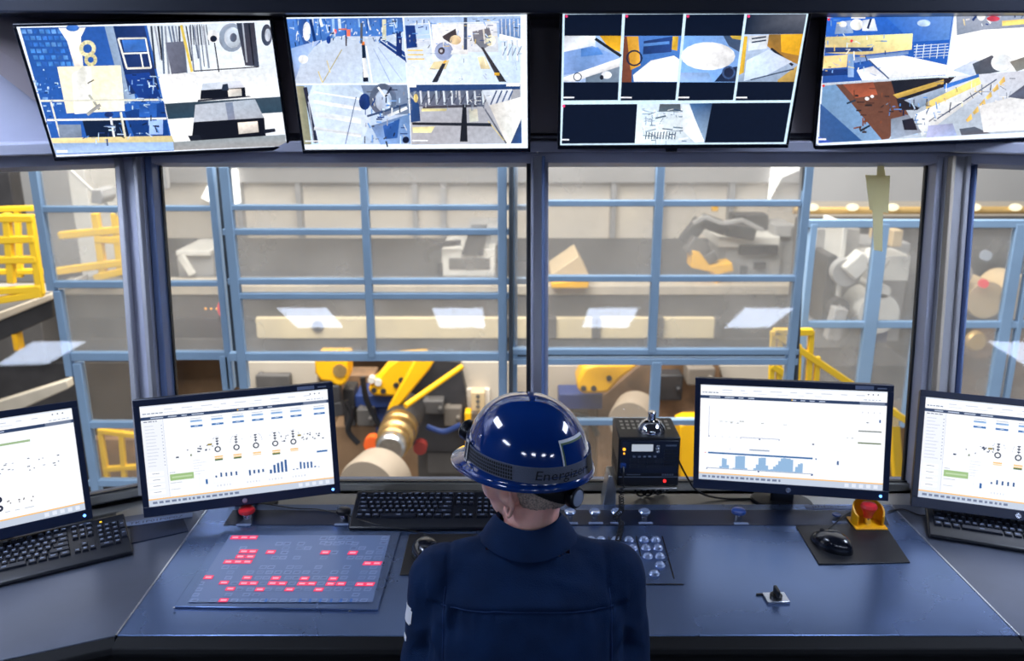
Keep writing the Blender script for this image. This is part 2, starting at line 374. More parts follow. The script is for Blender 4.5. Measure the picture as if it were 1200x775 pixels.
# backing boards behind the screens
mb = MB(); zb = 1.905
pL = EL1.lerp(CL1, .50)
mb.prism([V((pL.x-.1, pL.y-.16, 2.75)), V((CL1.x-.10, CL1.y-.13, zb-.035)), V((CL1.x+.02, CL1.y-.10, zb-.035)), V((CL1.x+.02, CL1.y-.10, 2.75))], nC*.03)
mb.prism([V((CL1.x+.02, CL1.y-.10, zb)), V((CR1.x, CR1.y-.10, zb)), V((CR1.x, CR1.y-.10, 2.75)), V((CL1.x+.02, CL1.y-.10, 2.75))], nC*.03)
mb.prism([V((CR1.x, CR1.y-.10, zb)), V((ER1.x-.3, ER1.y+.06, zb)), V((ER1.x-.3, ER1.y+.06, 2.75)), V((CR1.x, CR1.y-.10, 2.75))], nR*.03)
struct('trim_backing_boards', mb, M['board'])
mb = MB().box((-1.6, 2.52, 2.245), (2.0, 2.78, 2.36))
tray = mb.build('cable_tray', M['tray'], bevel=.006); tag(tray, 'long black cable tray running above the row of wall screens', 'cable tray')
for x in (-1.0, -.25, .5, 1.3): MB().box((x-.02, 2.70, 2.355), (x+.02, 2.74, 2.749)).build('hanger', M['tray'], tray)
# ceiling troffers behind the operator's seat
LY0, LY1 = -2.62, -3.50
def troffer(x, y0, y1, w, label):
    r = empty('ceiling_light', label, 'ceiling light', (x, (y0+y1)/2, 2.75), 'ceiling lights of the control room')
    hl = abs(y1-y0)/2; t = MB()
    for a, b in (((-w/2-.02, -hl-.02), (w/2+.02, -hl)), ((-w/2-.02, hl), (w/2+.02, hl+.02)), ((-w/2-.02, -hl), (-w/2, hl)), ((w/2, -hl), (w/2+.02, hl))): t.box((a[0], a[1], -.02), (b[0], b[1], 0))
    t.build('lamp_frame', M['mwhite'], r)
    MB().box((-w/2, -hl, -.012), (w/2, hl, -.002)).build('diffuser', M['lamp'], r)
for x, nm in ((-2.08, 'far left of the row'), (-.54, 'second of the row of four'), (1.01, 'third of the row of four'), (2.55, 'far right of the row')):
    troffer(x, LY0, LY1, .50, 'white ceiling light mirrored in the glass, '+nm)
troffer(-2.9, 0.2, -.7, .5, 'white ceiling light over the left side of the room')
troffer(-1.9, 2.35, 1.45, .6, 'added white ceiling light brightening the left half of the console')  # this and the next are added to brighten desk and mullions
troffer(2.0, 2.35, 1.45, .6, 'added white ceiling light brightening the right half of the console')
# ------------------------------------------------------------------ lit pictures on flat screens
class Pic:
    """flat picture: polygons given in the photograph's frame are laid onto the screen's own plane"""
    def __init__(s, T, w, h, sc=1, ox=0, oy=0):
        s.T = T; s.Ti = T.inverted(); s.n = (T.to_3x3() @ V((0, 0, 1))); s.c = T.translation.copy()
        s.w = w; s.h = h; s.sc = sc; s.ox = ox; s.oy = oy; s.mb = MB(); s.k = 0; s.jit = False; s.rj = random.Random(int(ox*7+sc*10))
    def loc(s, x, y):
        p = s.Ti @ at_plane(x/s.sc+s.ox, y/s.sc+s.oy, s.c, s.n)
        return (max(-s.w/2, min(s.w/2, p.x)), max(-s.h/2, min(s.h/2, p.y)))
    def raw(s, pts, col, z=None):
        s.k += 1; zz = .0004+s.k*.000006 if z is None else z
        cc = [rgb(*c) for c in col] if isinstance(col[0], (tuple, list)) else rgb(*col)
        a = sum(pts[i][0]*pts[(i+1) % len(pts)][1]-pts[(i+1) % len(pts)][0]*pts[i][1] for i in range(len(pts)))
        if a < 0: pts = pts[::-1]; cc = cc[::-1] if isinstance(cc, list) else cc
        s.mb.add([V((x, y, zz)) for x, y in pts], [list(range(len(pts)))], 0, cc)
    def P(s, pts, col):
        if s.jit and not isinstance(col[0], (tuple, list)) and max(col) > 40:
            cs = []
            for _ in pts: k = 1+s.rj.uniform(-.20, .16); w = s.rj.uniform(-8, 8); cs.append((min(255, max(0, col[0]*k+w)), min(255, col[1]*k), min(255, max(0, col[2]*k-w*.5))))
            col = cs
        s.raw([s.loc(*p) for p in pts], col)
    def scatter(s, x0, y0, x1, y1, n, cols, w=(1.5, 6), l=(6, 34)):
        for _ in range(n):
            x = s.rj.uniform(x0, x1); y = s.rj.uniform(y0, y1); a = s.rj.choice((0, PI/2, s.rj.uniform(0, PI))); q = s.rj.uniform(*l)
            s.L(x, y, x+q*math.cos(a), y+q*math.sin(a), s.rj.uniform(*w), s.rj.choice(cols))
    def B(s, x0, y0, x1, y1, col): s.P([(x0, y0), (x1, y0), (x1, y1), (x0, y1)], col)
    def L(s, x0, y0, x1, y1, w, col):
        d = V((x1-x0, y1-y0)); d.normalize(); n = V((-d.y, d.x))*w/2
        s.P([(x0+n.x, y0+n.y), (x1+n.x, y1+n.y), (x1-n.x, y1-n.y), (x0-n.x, y0-n.y)], col)
    def C(s, x, y, rx, ry, col, n=18): s.P([(x+rx*math.cos(2*PI*i/n), y+ry*math.sin(2*PI*i/n)) for i in range(n)], col)
    def ring(s, x, y, r, w, col, n=16):
        for i in range(n):
            a, b = 2*PI*i/n, 2*PI*(i+1)/n
            s.P([(x+r*math.cos(a), y+r*math.sin(a)), (x+r*math.cos(b), y+r*math.sin(b)), (x+(r-w)*math.cos(b), y+(r-w)*math.sin(b)), (x+(r-w)*math.cos(a), y+(r-w)*math.sin(a))], col)
    def U(s, u0, v0, u1, v1, col):      # u,v in 0..1 on the screen itself, v down
        f = lambda u, v: ((u-.5)*s.w, (.5-v)*s.h); s.raw([f(u0, v1), f(u1, v1), f(u1, v0), f(u0, v0)], col)
    def uv(s, pts, col): s.raw([((u-.5)*s.w, (.5-v)*s.h) for u, v in pts], col)
    def dashes(s, u, v, n, w, h, col, gap=.4, rnd=None):
        r = rnd or random
        for i in range(n):
            ww = w*r.uniform(.5, 1.3); s.U(u, v, u+ww, v+h, col); u += ww+w*gap
Wt = (244, 247, 252)
def screen_shell(name, label, cat, c, right, up, w, h, kind, bez=(.008, .008, .008, .012), group=None):
    T = frameT(c, right, up); r = empty(name, label, cat, T, group)
    l, rr, t, b = bez; d = .035 if kind == 'tv' else .028; m = M['tvbezel'] if kind == 'tv' else M['bezel']
    k = MB(); k.box((-w/2, -h/2, -d), (w/2, h/2, -.004)); k.build('back_shell', M['black'], r, .006)
    k = MB()
    k.box((-w/2, h/2-t, -.006), (w/2, h/2, .004)); k.box((-w/2, -h/2, -.006), (w/2, -h/2+b, .004))
    k.box((-w/2, -h/2+b, -.006), (-w/2+l, h/2-t, .004)); k.box((w/2-rr, -h/2+b, -.006), (w/2, h/2-t, .004))
    k.build('bezel', m, r, .0015)
    sw, sh = w-l-rr, h-t-b; sc_ = V(((l-rr)/2, (b-t)/2, 0)); Ts = T @ Matrix.Translation(sc_)
    return r, Ts, sw, sh, sc_
def finish(pic, name, root, m, off):
    for i, p in enumerate(pic.mb.v): pic.mb.v[i] = p+off
    return pic.mb.build(name, m, root, smooth=0)
TW, TH = .705, .41
# --- wall screen 1
r, Ts, sw, sh, off = screen_shell('wall_screen', 'wide wall screen showing a cream machine guard and stacked black blocks, leftmost', 'screen', (-1.051, 2.651, 2.036), (.986, .164, .036), (.02, -.329, .944), TW, TH, 'tv', group='camera feed screens above the windows')
p = Pic(Ts, sw, sh, 3.4286, 0, 0); p.jit = True; p.U(0, 0, 1, 1, (236, 244, 255))
p.P([(80, 112), (590, 102), (700, 605), (225, 622)], (34, 82, 158)); p.P([(590, 102), (1082, 88), (1150, 585), (700, 605)], (232, 236, 244))
for i in range(9):
    for j in range(6):
        x = 85+i*24+j*12; y = 118+j*26
        if x < 300: p.P([(x, y), (x+18, y), (x+22, y+17), (x+4, y+17)], random.choice([(70, 130, 205), (52, 108, 190), (96, 150, 220), (40, 90, 170)]))
for i in range(30): x = random.uniform(125, 260); y = random.uniform(270, 520); p.B(x, y, x+random.uniform(5, 22), y+random.uniform(3, 14), random.choice([(120, 170, 235), (22, 58, 120), (180, 210, 250), (60, 110, 190)]))
p.P([(420, 105), (480, 103), (545, 400), (500, 420)], (150, 170, 200)); p.P([(455, 105), (580, 103), (640, 360), (520, 380)], (24, 50, 104))
p.P([(490, 160), (585, 158), (600, 205), (500, 210)], (60, 110, 190)); p.P([(500, 300), (600, 290), (650, 395), (560, 398)], (20, 60, 140))
for a in ((475, 155, 585, 153, 7), (475, 155, 510, 275, 8), (510, 275, 608, 272, 8), (585, 153, 608, 272, 6), (495, 215, 600, 212, 6), (565, 215, 575, 270, 6)): p.L(*a, (240, 238, 230))
p.P([(235, 112), (345, 110), (325, 150), (335, 270), (300, 270), (270, 165)], (246, 244, 236)); p.C(292, 112, 26, 14, (60, 110, 190))
p.ring(352, 195, 34, 16, (226, 218, 176)); p.ring(365, 240, 26, 14, (206, 198, 150))
p.P([(230, 268), (485, 262), (502, 445), (268, 455)], (240, 234, 206)); p.P([(330, 268), (365, 268), (372, 452), (345, 455), (300, 458), (290, 300)], (250, 248, 236))
p.L(358, 380, 400, 440, 10, (170, 170, 160)); p.L(350, 460, 404, 420, 14, (150, 150, 150)); p.L(352, 335, 378, 320, 6, (120, 120, 110))
p.P([(500, 450), (660, 410), (680, 545), (540, 550)], (22, 60, 128)); p.P([(330, 480), (500, 470), (520, 548), (350, 555)], (18, 34, 66)); p.B(560, 420, 630, 470, (42, 92, 176))
p.L(160, 405, 655, 400, 8, (240, 236, 220)); p.L(190, 482, 670, 476, 8, (240, 236, 226)); p.L(205, 410, 245, 560, 7, (236, 232, 220)); p.L(485, 450, 505, 560, 9, (244, 236, 214)); p.L(445, 470, 462, 570, 9, (220, 228, 240))
p.C(438, 460, 18, 11, (24, 50, 110)); p.P([(205, 555), (690, 545), (700, 570), (212, 575)], (226, 212, 158)); p.P([(212, 575), (700, 570), (705, 602), (225, 618)], (150, 176, 214))
p.P([(235, 500), (325, 500), (330, 550), (240, 555)], (120, 130, 150)); p.B(228, 603, 272, 612, (250, 250, 255)); p.B(600, 480, 655, 540, (150, 176, 230))
CB = [(30, 60, 120), (90, 140, 210), (190, 215, 250), (16, 30, 60), (120, 160, 220)]; CG = [(90, 96, 114), (150, 156, 172), (240, 242, 248), (120, 130, 150), (60, 64, 80)]; CY = [(226, 190, 110), (240, 220, 160), (250, 246, 236)]
p.scatter(500, 300, 670, 540, 60, CB); p.scatter(340, 480, 500, 560, 20, CB); p.scatter(150, 300, 250, 550, 24, CB, (1, 4), (3, 12))
# right half
for i in range(16): x = 608+i*14; p.L(x, 104, x+random.uniform(8, 26), random.uniform(230, 300), random.uniform(4, 9), random.choice([(60, 70, 90), (150, 160, 180), (30, 36, 50), (100, 112, 136)]))
p.P([(665, 170), (740, 165), (752, 290), (690, 300)], (96, 104, 124)); p.L(728, 100, 772, 288, 11, (226, 196, 90))
for i in range(8): p.L(765+i*9, 98, 770+i*10, 180, 4, random.choice([(60, 64, 80), (150, 156, 170)]))
p.C(930, 150, 50, 58, (150, 158, 176)); p.C(935, 150, 34, 42, (196, 202, 214)); p.C(938, 150, 14, 18, (90, 96, 116))
p.P([(950, 92), (1022, 90), (1042, 268), (985, 262)], (62, 66, 82)); p.L(975, 92, 992, 250, 6, (170, 174, 186)); p.L(1000, 92, 1020, 260, 6, (30, 32, 44))
p.C(1072, 140, 22, 44, (70, 78, 98)); p.C(1076, 140, 12, 26, (190, 196, 210))
p.L(778, 285, 1040, 268, 5, (60, 60, 70)); p.P([(640, 300), (1100, 270), (1125, 385), (660, 412)], (246, 248, 252))
p.L(862, 170, 880, 288, 5, (40, 40, 50)); p.C(858, 145, 24, 26, (236, 238, 244)); p.C(858, 155, 14, 13, (24, 30, 48))
p.P([(662, 416), (1128, 388), (1140, 450), (676, 478)], (52, 74, 92)); p.P([(676, 480), (1140, 452), (1146, 540), (696, 560)], (238, 240, 246))
p.P([(815, 335), (965, 322), (985, 352), (808, 365)], (196, 200, 212)); p.P([(808, 362), (985, 350), (988, 388), (805, 398)], (14, 18, 30)); p.P([(915, 358), (970, 355), (972, 384), (918, 388)], (226, 222, 216)); p.P([(895, 338), (915, 335), (920, 362), (890, 362)], (40, 44, 58))
p.P([(795, 400), (1000, 384), (1012, 388), (795, 408)], (30, 34, 48))
p.P([(785, 420), (1025, 398), (1062, 475), (778, 492)], (190, 194, 206)); p.P([(905, 412), (935, 410), (945, 480), (920, 500)], (140, 148, 172))
p.P([(778, 490), (1062, 472), (1068, 545), (770, 568)], (12, 15, 26)); p.P([(955, 492), (1035, 486), (1040, 530), (960, 538)], (222, 214, 206)); p.P([(755, 545), (800, 540), (820, 572), (770, 572)], (24, 28, 40)); p.P([(1060, 520), (1104, 515), (1108, 528), (1062, 536)], (30, 34, 48))
p.P([(696, 570), (1146, 540), (1150, 585), (700, 603)], (176, 180, 184))
finish(p, 'picture', r, M['pic_cctv'], off)
# --- wall screen 2
r, Ts, sw, sh, off = screen_shell('wall_screen', 'wall screen showing four bright factory pictures with a metal coil lower left', 'screen', (-.299, 2.636, 2.051), (.999, -.031, .009), (-.016, -.24, .971), TW, TH, 'tv', group='camera feed screens above the windows')
p = Pic(Ts, sw, sh, 3.529, 310, 0); p.jit = True; p.U(0, 0, 1, 1, (232, 242, 255))
p.P([(88, 78), (570, 72), (588, 343), (128, 345)], (206, 220, 242)); p.P([(88, 78), (570, 72), (575, 130), (500, 150), (300, 150), (230, 175), (115, 265)], (70, 116, 190))
for i in range(26): x = random.uniform(100, 560); p.L(x, 78, x+random.uniform(-6, 14), random.uniform(100, 160), random.uniform(3, 12), random.choice([(30, 74, 150), (150, 190, 240), (220, 236, 255), (54, 100, 176)]))
p.P([(130, 82), (170, 80), (190, 190), (165, 195)], (44, 86, 156)); p.L(190, 80, 210, 175, 12, (20, 50, 110)); p.C(175, 130, 16, 40, (240, 246, 255)); p.P([(110, 200), (230, 165), (150, 265), (125, 330)], (150, 172, 214))
p.C(160, 245, 20, 18, (250, 252, 255)); p.C(265, 165, 9, 16, (20, 60, 140)); p.C(292, 130, 7, 10, (226, 90, 90)); p.B(340, 122, 355, 150, (236, 110, 84)); p.B(306, 118, 340, 124, (226, 120, 84)); p.B(335, 150, 341, 190, (60, 50, 60))
p.P([(480, 150), (580, 215), (588, 260), (470, 170)], (30, 66, 140)); p.L(470, 175, 582, 255, 4, (220, 230, 250)); p.L(480, 165, 580, 235, 4, (200, 214, 240)); p.B(487, 80, 503, 165, (206, 206, 180)); p.B(545, 130, 568, 230, (24, 44, 104))
p.P([(402, 180), (415, 180), (430, 338), (408, 338)], (24, 34, 54)); p.B(402, 172, 414, 186, (236, 130, 60)); p.B(396, 95, 406, 180, (80, 84, 96)); p.P([(404, 240), (420, 240), (432, 320), (410, 320)], (240, 244, 250)); p.L(420, 190, 445, 340, 5, (246, 240, 226))
p.L(320, 205, 240, 342, 4, (206, 190, 140)); p.L(222, 295, 240, 342, 5, (214, 200, 150)); p.L(258, 250, 272, 300, 4, (214, 200, 150)); p.L(450, 200, 520, 340, 3, (150, 170, 206)); p.L(470, 195, 570, 335, 3, (150, 170, 206))
p.scatter(100, 82, 570, 175, 90, CB+[(236, 240, 250)]*4, (1.5, 5), (5, 22))
# top right
p.P([(578, 72), (1058, 66), (1058, 345), (592, 343)], (196, 208, 226)); p.P([(578, 72), (1058, 66), (1058, 150), (580, 160)], (168, 190, 226)); p.P([(690, 100), (960, 95), (968, 215), (700, 215)], (226, 228, 236))
for i in range(5): p.L(600+i*3, 150+i*26, 690, 140+i*26, 3, (220, 226, 240))
p.P([(582, 105), (622, 105), (632, 195), (588, 200)], (22, 58, 130)); p.L(680, 85, 700, 240, 5, (240, 244, 250))
for i in range(3): p.B(592, 205+i*18, 655+i*3, 211+i*18, (226, 196, 120))
p.P([(735, 150), (790, 118), (800, 165), (770, 178), (740, 160)], (70, 64, 70)); p.C(790, 165, 24, 20, (220, 196, 160)); p.P([(860, 130), (930, 115), (945, 180), (900, 205), (865, 170)], (120, 120, 132)); p.C(935, 168, 20, 22, (246, 236, 206)); p.L(905, 120, 912, 180, 7, (210, 206, 200))
p.C(742, 212, 38, 38, (146, 156, 190)); p.C(732, 210, 14, 15, (60, 56, 66)); p.C(731, 210, 6, 7, (180, 180, 190)); p.B(824, 72, 838, 220, (64, 74, 100)); p.L(600, 100, 1050, 88, 4, (240, 244, 250))
p.P([(775, 208), (840, 205), (842, 224), (770, 225)], (250, 252, 255)); p.P([(700, 255), (765, 248), (750, 285), (680, 288)], (232, 216, 170)); p.P([(735, 262), (750, 262), (715, 340), (692, 340)], (40, 44, 56)); p.L(740, 260, 752, 250, 8, (230, 170, 60))
p.P([(895, 195), (905, 195), (1000, 338), (970, 338)], (48, 50, 58)); p.B(950, 300, 972, 312, (232, 180, 60)); p.P([(880, 235), (910, 232), (935, 285), (895, 285)], (230, 216, 176))
p.P([(968, 78), (1058, 75), (1058, 160), (972, 140)], (110, 140, 190))
for i in range(5): p.L(980+i*17, 78, 982+i*17, 150, 3, (236, 240, 250))
p.P([(972, 140), (1058, 160), (1058, 195), (972, 165)], (236, 240, 250))
for i in range(4): p.L(985+i*20, 165, 985+i*20, 250, 7, (226, 232, 246)); p.L(985+i*20, 230, 1003+i*20, 190, 3, (90, 110, 150))
p.scatter(590, 75, 1050, 200, 90, CG+CB+CY, (1.5, 4), (5, 26)); p.scatter(600, 210, 1050, 338, 24, CG[1:3], (1, 3), (8, 40))
# bottom left: coil
p.P([(132, 352), (590, 350), (606, 595), (165, 597)], (184, 202, 232)); p.P([(132, 355), (165, 355), (195, 597), (165, 597)], (150, 146, 120)); p.L(168, 360, 215, 590, 16, (34, 40, 60)); p.L(182, 420, 205, 590, 5, (150, 160, 180))
p.P([(200, 352), (360, 352), (430, 400), (440, 500), (400, 597), (225, 597), (180, 400)], (214, 226, 246))
for k, w in ((380, 6), (420, 14), (470, 22), (530, 14)): p.L(205, k, 400, k+30, w, (244, 248, 255))
p.L(380, 400, 335, 595, 4, (110, 124, 160)); p.P([(400, 352), (590, 350), (600, 470), (480, 480), (420, 420)], (128, 146, 178)); p.C(415, 420, 24, 34, (28, 52, 110)); p.C(490, 410, 56, 66, (96, 108, 134)); p.C(492, 415, 34, 46, (176, 190, 214)); p.L(470, 360, 500, 400, 8, (226, 232, 244)); p.L(525, 360, 500, 400, 8, (40, 50, 74)); p.L(425, 480, 590, 430, 9, (60, 76, 110)); p.L(510, 480, 590, 445, 12, (226, 232, 244))
p.P([(440, 520), (600, 470), (604, 590), (480, 597)], (120, 150, 200)); p.P([(490, 520), (560, 490), (550, 570), (500, 575)], (44, 88, 160)); p.C(585, 578, 14, 14, (16, 24, 50)); p.B(168, 580, 242, 586, (250, 250, 255))
p.scatter(410, 370, 600, 590, 50, CB+CG, (2, 7), (8, 36))
# bottom right
p.P([(598, 350), (1058, 347), (1058, 385), (602, 385)], (36, 60, 104)); p.P([(600, 385), (1058, 368), (1062, 592), (608, 597)], (176, 182, 194)); p.P([(600, 380), (900, 370), (910, 440), (640, 440)], (84, 92, 112))
for i in range(9): p.L(645+i*32, 375, 650+i*32, 432, 8, (214, 220, 232)); p.L(650+i*32, 430, 678+i*32, 378, 4, (60, 66, 84))
p.P([(900, 372), (1025, 368), (1015, 430), (930, 440)], (220, 228, 242))
for i in range(4): p.L(935+i*22, 432, 960+i*22, 374, 6, (64, 84, 124))
p.P([(930, 435), (1062, 400), (1062, 500), (1040, 592), (1000, 592)], (244, 244, 240)); p.P([(1062, 490), (1064, 592), (1018, 592)], (52, 84, 140)); p.L(905, 440, 1000, 592, 6, (90, 96, 110)); p.L(925, 500, 990, 580, 3, (220, 200, 120))
p.P([(602, 400), (640, 430), (645, 500), (606, 505)], (44, 70, 120)); p.C(626, 405, 9, 18, (236, 206, 130)); p.P([(650, 448), (755, 448), (752, 458), (650, 460)], (226, 216, 160)); p.P([(655, 440), (870, 432), (880, 442), (655, 448)], (70, 66, 76))
p.P([(610, 505), (935, 508), (940, 522), (612, 516)], (36, 40, 50)); p.P([(820, 432), (835, 432), (840, 585), (808, 585)], (28, 30, 38)); p.P([(612, 525), (705, 522), (690, 548), (614, 548)], (232, 224, 170)); p.P([(845, 450), (880, 450), (885, 500), (848, 505)], (206, 204, 190))
p.scatter(602, 370, 930, 436, 40, CG, (1.5, 4), (6, 30)); p.B(612, 578, 676, 583, (240, 240, 250)); p.B(596, 348, 628, 360, (246, 248, 252)); p.B(1000, 342, 1056, 356, (246, 248, 252))
finish(p, 'picture', r, M['pic_cctv'], off)
# --- wall screen 3
r, Ts, sw, sh, off = screen_shell('wall_screen', 'mostly black wall screen with four small pictures over one', 'screen', (.49, 2.612, 2.062), (1, -.019, .007), (-.012, -.295, .956), TW, TH, 'tv', group='camera feed screens above the windows')
p = Pic(Ts, sw, sh, 3.529, 630, 0); p.jit = True; p.U(0, 0, 1, 1, (206, 232, 250)); dk = (8, 18, 38)
tops = [(112, 350), (362, 603), (615, 855), (866, 1112)]; bots = [(106, 332), (343, 570), (580, 808), (818, 1048)]
def mix(a, b, t): return a+(b-a)*t
def cell(i, x, y):      # x 0..1 in the cell, y in crop pixels 58..418
    t = (y-60)/355; return (mix(mix(tops[i][0], bots[i][0], t), mix(tops[i][1], bots[i][1], t), x), y)
def CP(i, pts, col): p.P([cell(i, *q) for q in pts], col)
for i in range(4): CP(i, [(0, 60), (1, 58), (1, 414), (0, 416)], dk if i < 3 else (20, 34, 52)); CP(i, [(0, 340), (1, 338), (1, 414), (0, 416)], dk)
CP(3, [(0, 60), (1, 58), (1, 140), (0, 145)], [(20, 34, 56), (96, 100, 112), (60, 66, 80), (20, 34, 56)])
CP(0, [(0, 148), (1, 148), (1, 340), (0, 340)], (160, 186, 226)); CP(0, [(0, 148), (.55, 148), (.55, 195), (0, 215)], (226, 232, 244)); CP(0, [(0, 215), (.5, 190), (1, 235), (.3, 300), (0, 310)], (120, 156, 214)); CP(0, [(.3, 200), (.6, 195), (.7, 225), (.3, 235)], (84, 130, 200))
CP(0, [(.62, 148), (1, 148), (1, 215), (.8, 200)], (226, 170, 40)); p.L(238, 160, 345, 232, 12, (34, 36, 44)); CP(0, [(.0, 320), (1, 240), (1, 275), (.2, 338), (0, 338)], (226, 232, 240)); CP(0, [(.4, 320), (1, 275), (1, 340), (.4, 340)], (110, 120, 136)); p.ring(165, 318, 18, 4, (40, 50, 70)); p.C(285, 310, 22, 16, (226, 230, 240)); p.C(265, 320, 8, 10, (30, 36, 50))
CP(1, [(0, 148), (1, 148), (1, 340), (0, 340)], (64, 110, 180)); CP(1, [(0, 150), (.15, 150), (.18, 340), (.0, 340)], (110, 64, 48)); CP(1, [(.05, 150), (.25, 150), (.32, 270), (.15, 290)], (220, 164, 60)); p.ring(400, 240, 34, 7, (28, 40, 66)); CP(1, [(.35, 170), (.85, 150), (.85, 215), (.35, 225)], (34, 66, 130)); CP(1, [(.35, 180), (.8, 170), (.8, 182), (.35, 192)], (90, 140, 214)); CP(1, [(.2, 310), (.5, 250), (.9, 230), (1, 245), (1, 338), (.22, 338)], (244, 248, 255)); CP(1, [(.85, 150), (.95, 150), (.95, 210), (.85, 205)], (226, 180, 60))
CP(2, [(0, 148), (1, 148), (1, 340), (0, 340)], (120, 164, 226)); p.C(705, 232, 112, 58, (246, 250, 255)); CP(2, [(.68, 148), (1, 148), (1, 215), (.8, 190)], (60, 74, 100)); CP(2, [(.8, 148), (1, 148), (1, 165), (.85, 160)], (220, 180, 70)); CP(2, [(.62, 338), (.8, 280), (1, 275), (1, 338)], (28, 44, 76)); p.ring(790, 300, 28, 8, (60, 84, 130)); CP(2, [(.0, 300), (.5, 300), (.6, 338), (0, 338)], (150, 184, 236))
CP(3, [(0, 142), (1, 140), (1, 338), (0, 338)], (176, 196, 226)); CP(3, [(.08, 148), (.42, 145), (.42, 200), (.1, 210)], (206, 212, 222)); p.L(885, 160, 945, 152, 6, (40, 50, 74)); p.L(885, 175, 945, 166, 6, (40, 50, 74)); CP(3, [(.42, 142), (1, 140), (1, 265), (.7, 240), (.42, 190)], (150, 110, 50)); CP(3, [(.62, 142), (1, 140), (1, 230), (.68, 215)], (226, 170, 40)); p.L(965, 200, 1055, 270, 10, (30, 34, 44)); CP(3, [(.1, 250), (.45, 205), (.9, 255), (.5, 310), (.1, 335)], (206, 220, 242)); CP(3, [(.0, 150), (.06, 150), (.08, 300), (0, 310)], (226, 180, 60)); CP(3, [(.7, 330), (1, 270), (1, 338), (.7, 338)], (190, 160, 90)); p.L(880, 330, 1060, 285, 5, (60, 70, 90))
for i in range(4): CP(i, [(0, 400), (.2, 400), (.2, 406), (0, 406)], (240, 240, 250)); c_ = cell(i, .03, 67); p.C(c_[0], c_[1], 6, 6, (226, 60, 110))
p.P([(106, 432), (412, 430), (402, 592), (100, 594)], dk); p.P([(412, 430), (730, 426), (690, 590), (402, 592)], (206, 222, 240)); p.P([(628, 428), (732, 426), (712, 588), (685, 588)], [(60, 100, 150), (30, 60, 100), (26, 50, 84), (150, 176, 206)]); p.P([(722, 426), (1046, 424), (1018, 588), (690, 590)], dk)
p.scatter(420, 432, 600, 585, 70, [(110, 130, 156), (150, 168, 190), (246, 248, 252), (226, 234, 244)], (1.5, 5), (8, 40)); p.P([(505, 430), (590, 430), (592, 460), (500, 462)], (90, 100, 110))
for i in range(14): x = random.uniform(420, 590); y = random.uniform(450, 580); p.L(x, y, x+random.uniform(15, 60), y+random.uniform(-12, 12), random.uniform(2, 7), random.choice([(60, 80, 110), (90, 110, 130), (244, 246, 250), (150, 170, 190)]))
for i in range(11): p.L(450+i*12, 545, 446+i*12, 575, 4, (50, 70, 100))
p.P([(598, 430), (625, 430), (690, 585), (650, 588), (600, 540)], (240, 246, 255)); p.B(98, 574, 130, 580, (240, 240, 250)); p.C(108, 438, 6, 6, (226, 60, 110))
finish(p, 'picture', r, M['pic_cctv'], off)
MB().box((-.02, -TH/2-.012, -.01), (.015, -TH/2+.002, .002)).build('sensor', M['tvbezel'], r, .003)
# --- wall screen 4
r, Ts, sw, sh, off = screen_shell('wall_screen', 'wall screen showing a yellow machine against blue and a white conveyor, rightmost', 'screen', (1.291, 2.685, 2.074), (.991, -.125, .05), (-.074, -.196, .978), TW, TH, 'tv', group='camera feed screens above the windows')
p = Pic(Ts, sw, sh, 3.875, 920, 0); p.jit = True; p.U(0, 0, 1, 1, (232, 242, 255))
p.P([(190, 82), (770, 38), (728, 342), (168, 378)], (44, 96, 186)); p.P([(450, 70), (765, 40), (745, 180), (580, 190)], [(52, 108, 196), (110, 150, 214), (90, 136, 206), (60, 110, 196)]); p.C(630, 105, 30, 16, (190, 214, 246))
p.P([(235, 100), (300, 92), (310, 150), (225, 155)], (150, 170, 206)); p.C(262, 110, 18, 14, (226, 226, 226)); p.C(325, 112, 30, 26, (240, 240, 236)); p.P([(350, 92), (405, 84), (420, 140), (350, 140)], (206, 214, 230)); p.L(390, 85, 375, 130, 10, (34, 50, 90)); p.B(300, 70, 365, 84, (240, 240, 240))
p.P([(182, 168), (580, 152), (575, 225), (350, 250), (182, 240)], (244, 222, 160)); p.P([(182, 215), (400, 215), (400, 232), (182, 240)], (40, 60, 110)); p.C(302, 186, 7, 7, (226, 60, 70)); p.P([(172, 255), (285, 248), (280, 305), (170, 312)], (250, 226, 160)); p.P([(170, 320), (285, 312), (290, 340), (168, 345)], (24, 56, 120)); p.B(285, 245, 312, 350, (140, 176, 226))
p.P([(310, 260), (560, 232), (560, 245), (315, 285)], (120, 150, 200)); p.P([(375, 268), (540, 252), (735, 295), (728, 340), (470, 358)], (252, 252, 255)); p.P([(325, 320), (400, 300), (470, 358), (350, 365)], (236, 240, 250)); p.L(380, 272, 472, 358, 6, (60, 80, 120))
for i in range(5): p.L(585, 210+i*13, 742, 198+i*13, 3, (220, 232, 250)); p.L(600+i*32, 200, 592+i*32, 265, 4, (206, 222, 246))
p.P([(775, 38), (1330, -8), (1320, 300), (733, 342)], (250, 250, 252)); p.P([(775, 42), (1330, -5), (1330, 110), (900, 135), (780, 160)], (150, 160, 180))
for i in range(26): x = random.uniform(785, 1250); y = random.uniform(15, 125); p.L(x, y+20, x+random.uniform(-16, 26), y+random.uniform(-14, 40), random.uniform(3, 12), random.choice([(34, 54, 104), (226, 206, 160), (240, 240, 246), (90, 110, 150), (44, 70, 130)]))
p.C(890, 62, 22, 32, (240, 240, 240)); p.C(945, 85, 30, 12, (206, 70, 90)); p.P([(985, 95), (1300, 68), (1300, 92), (985, 118)], (240, 206, 120))
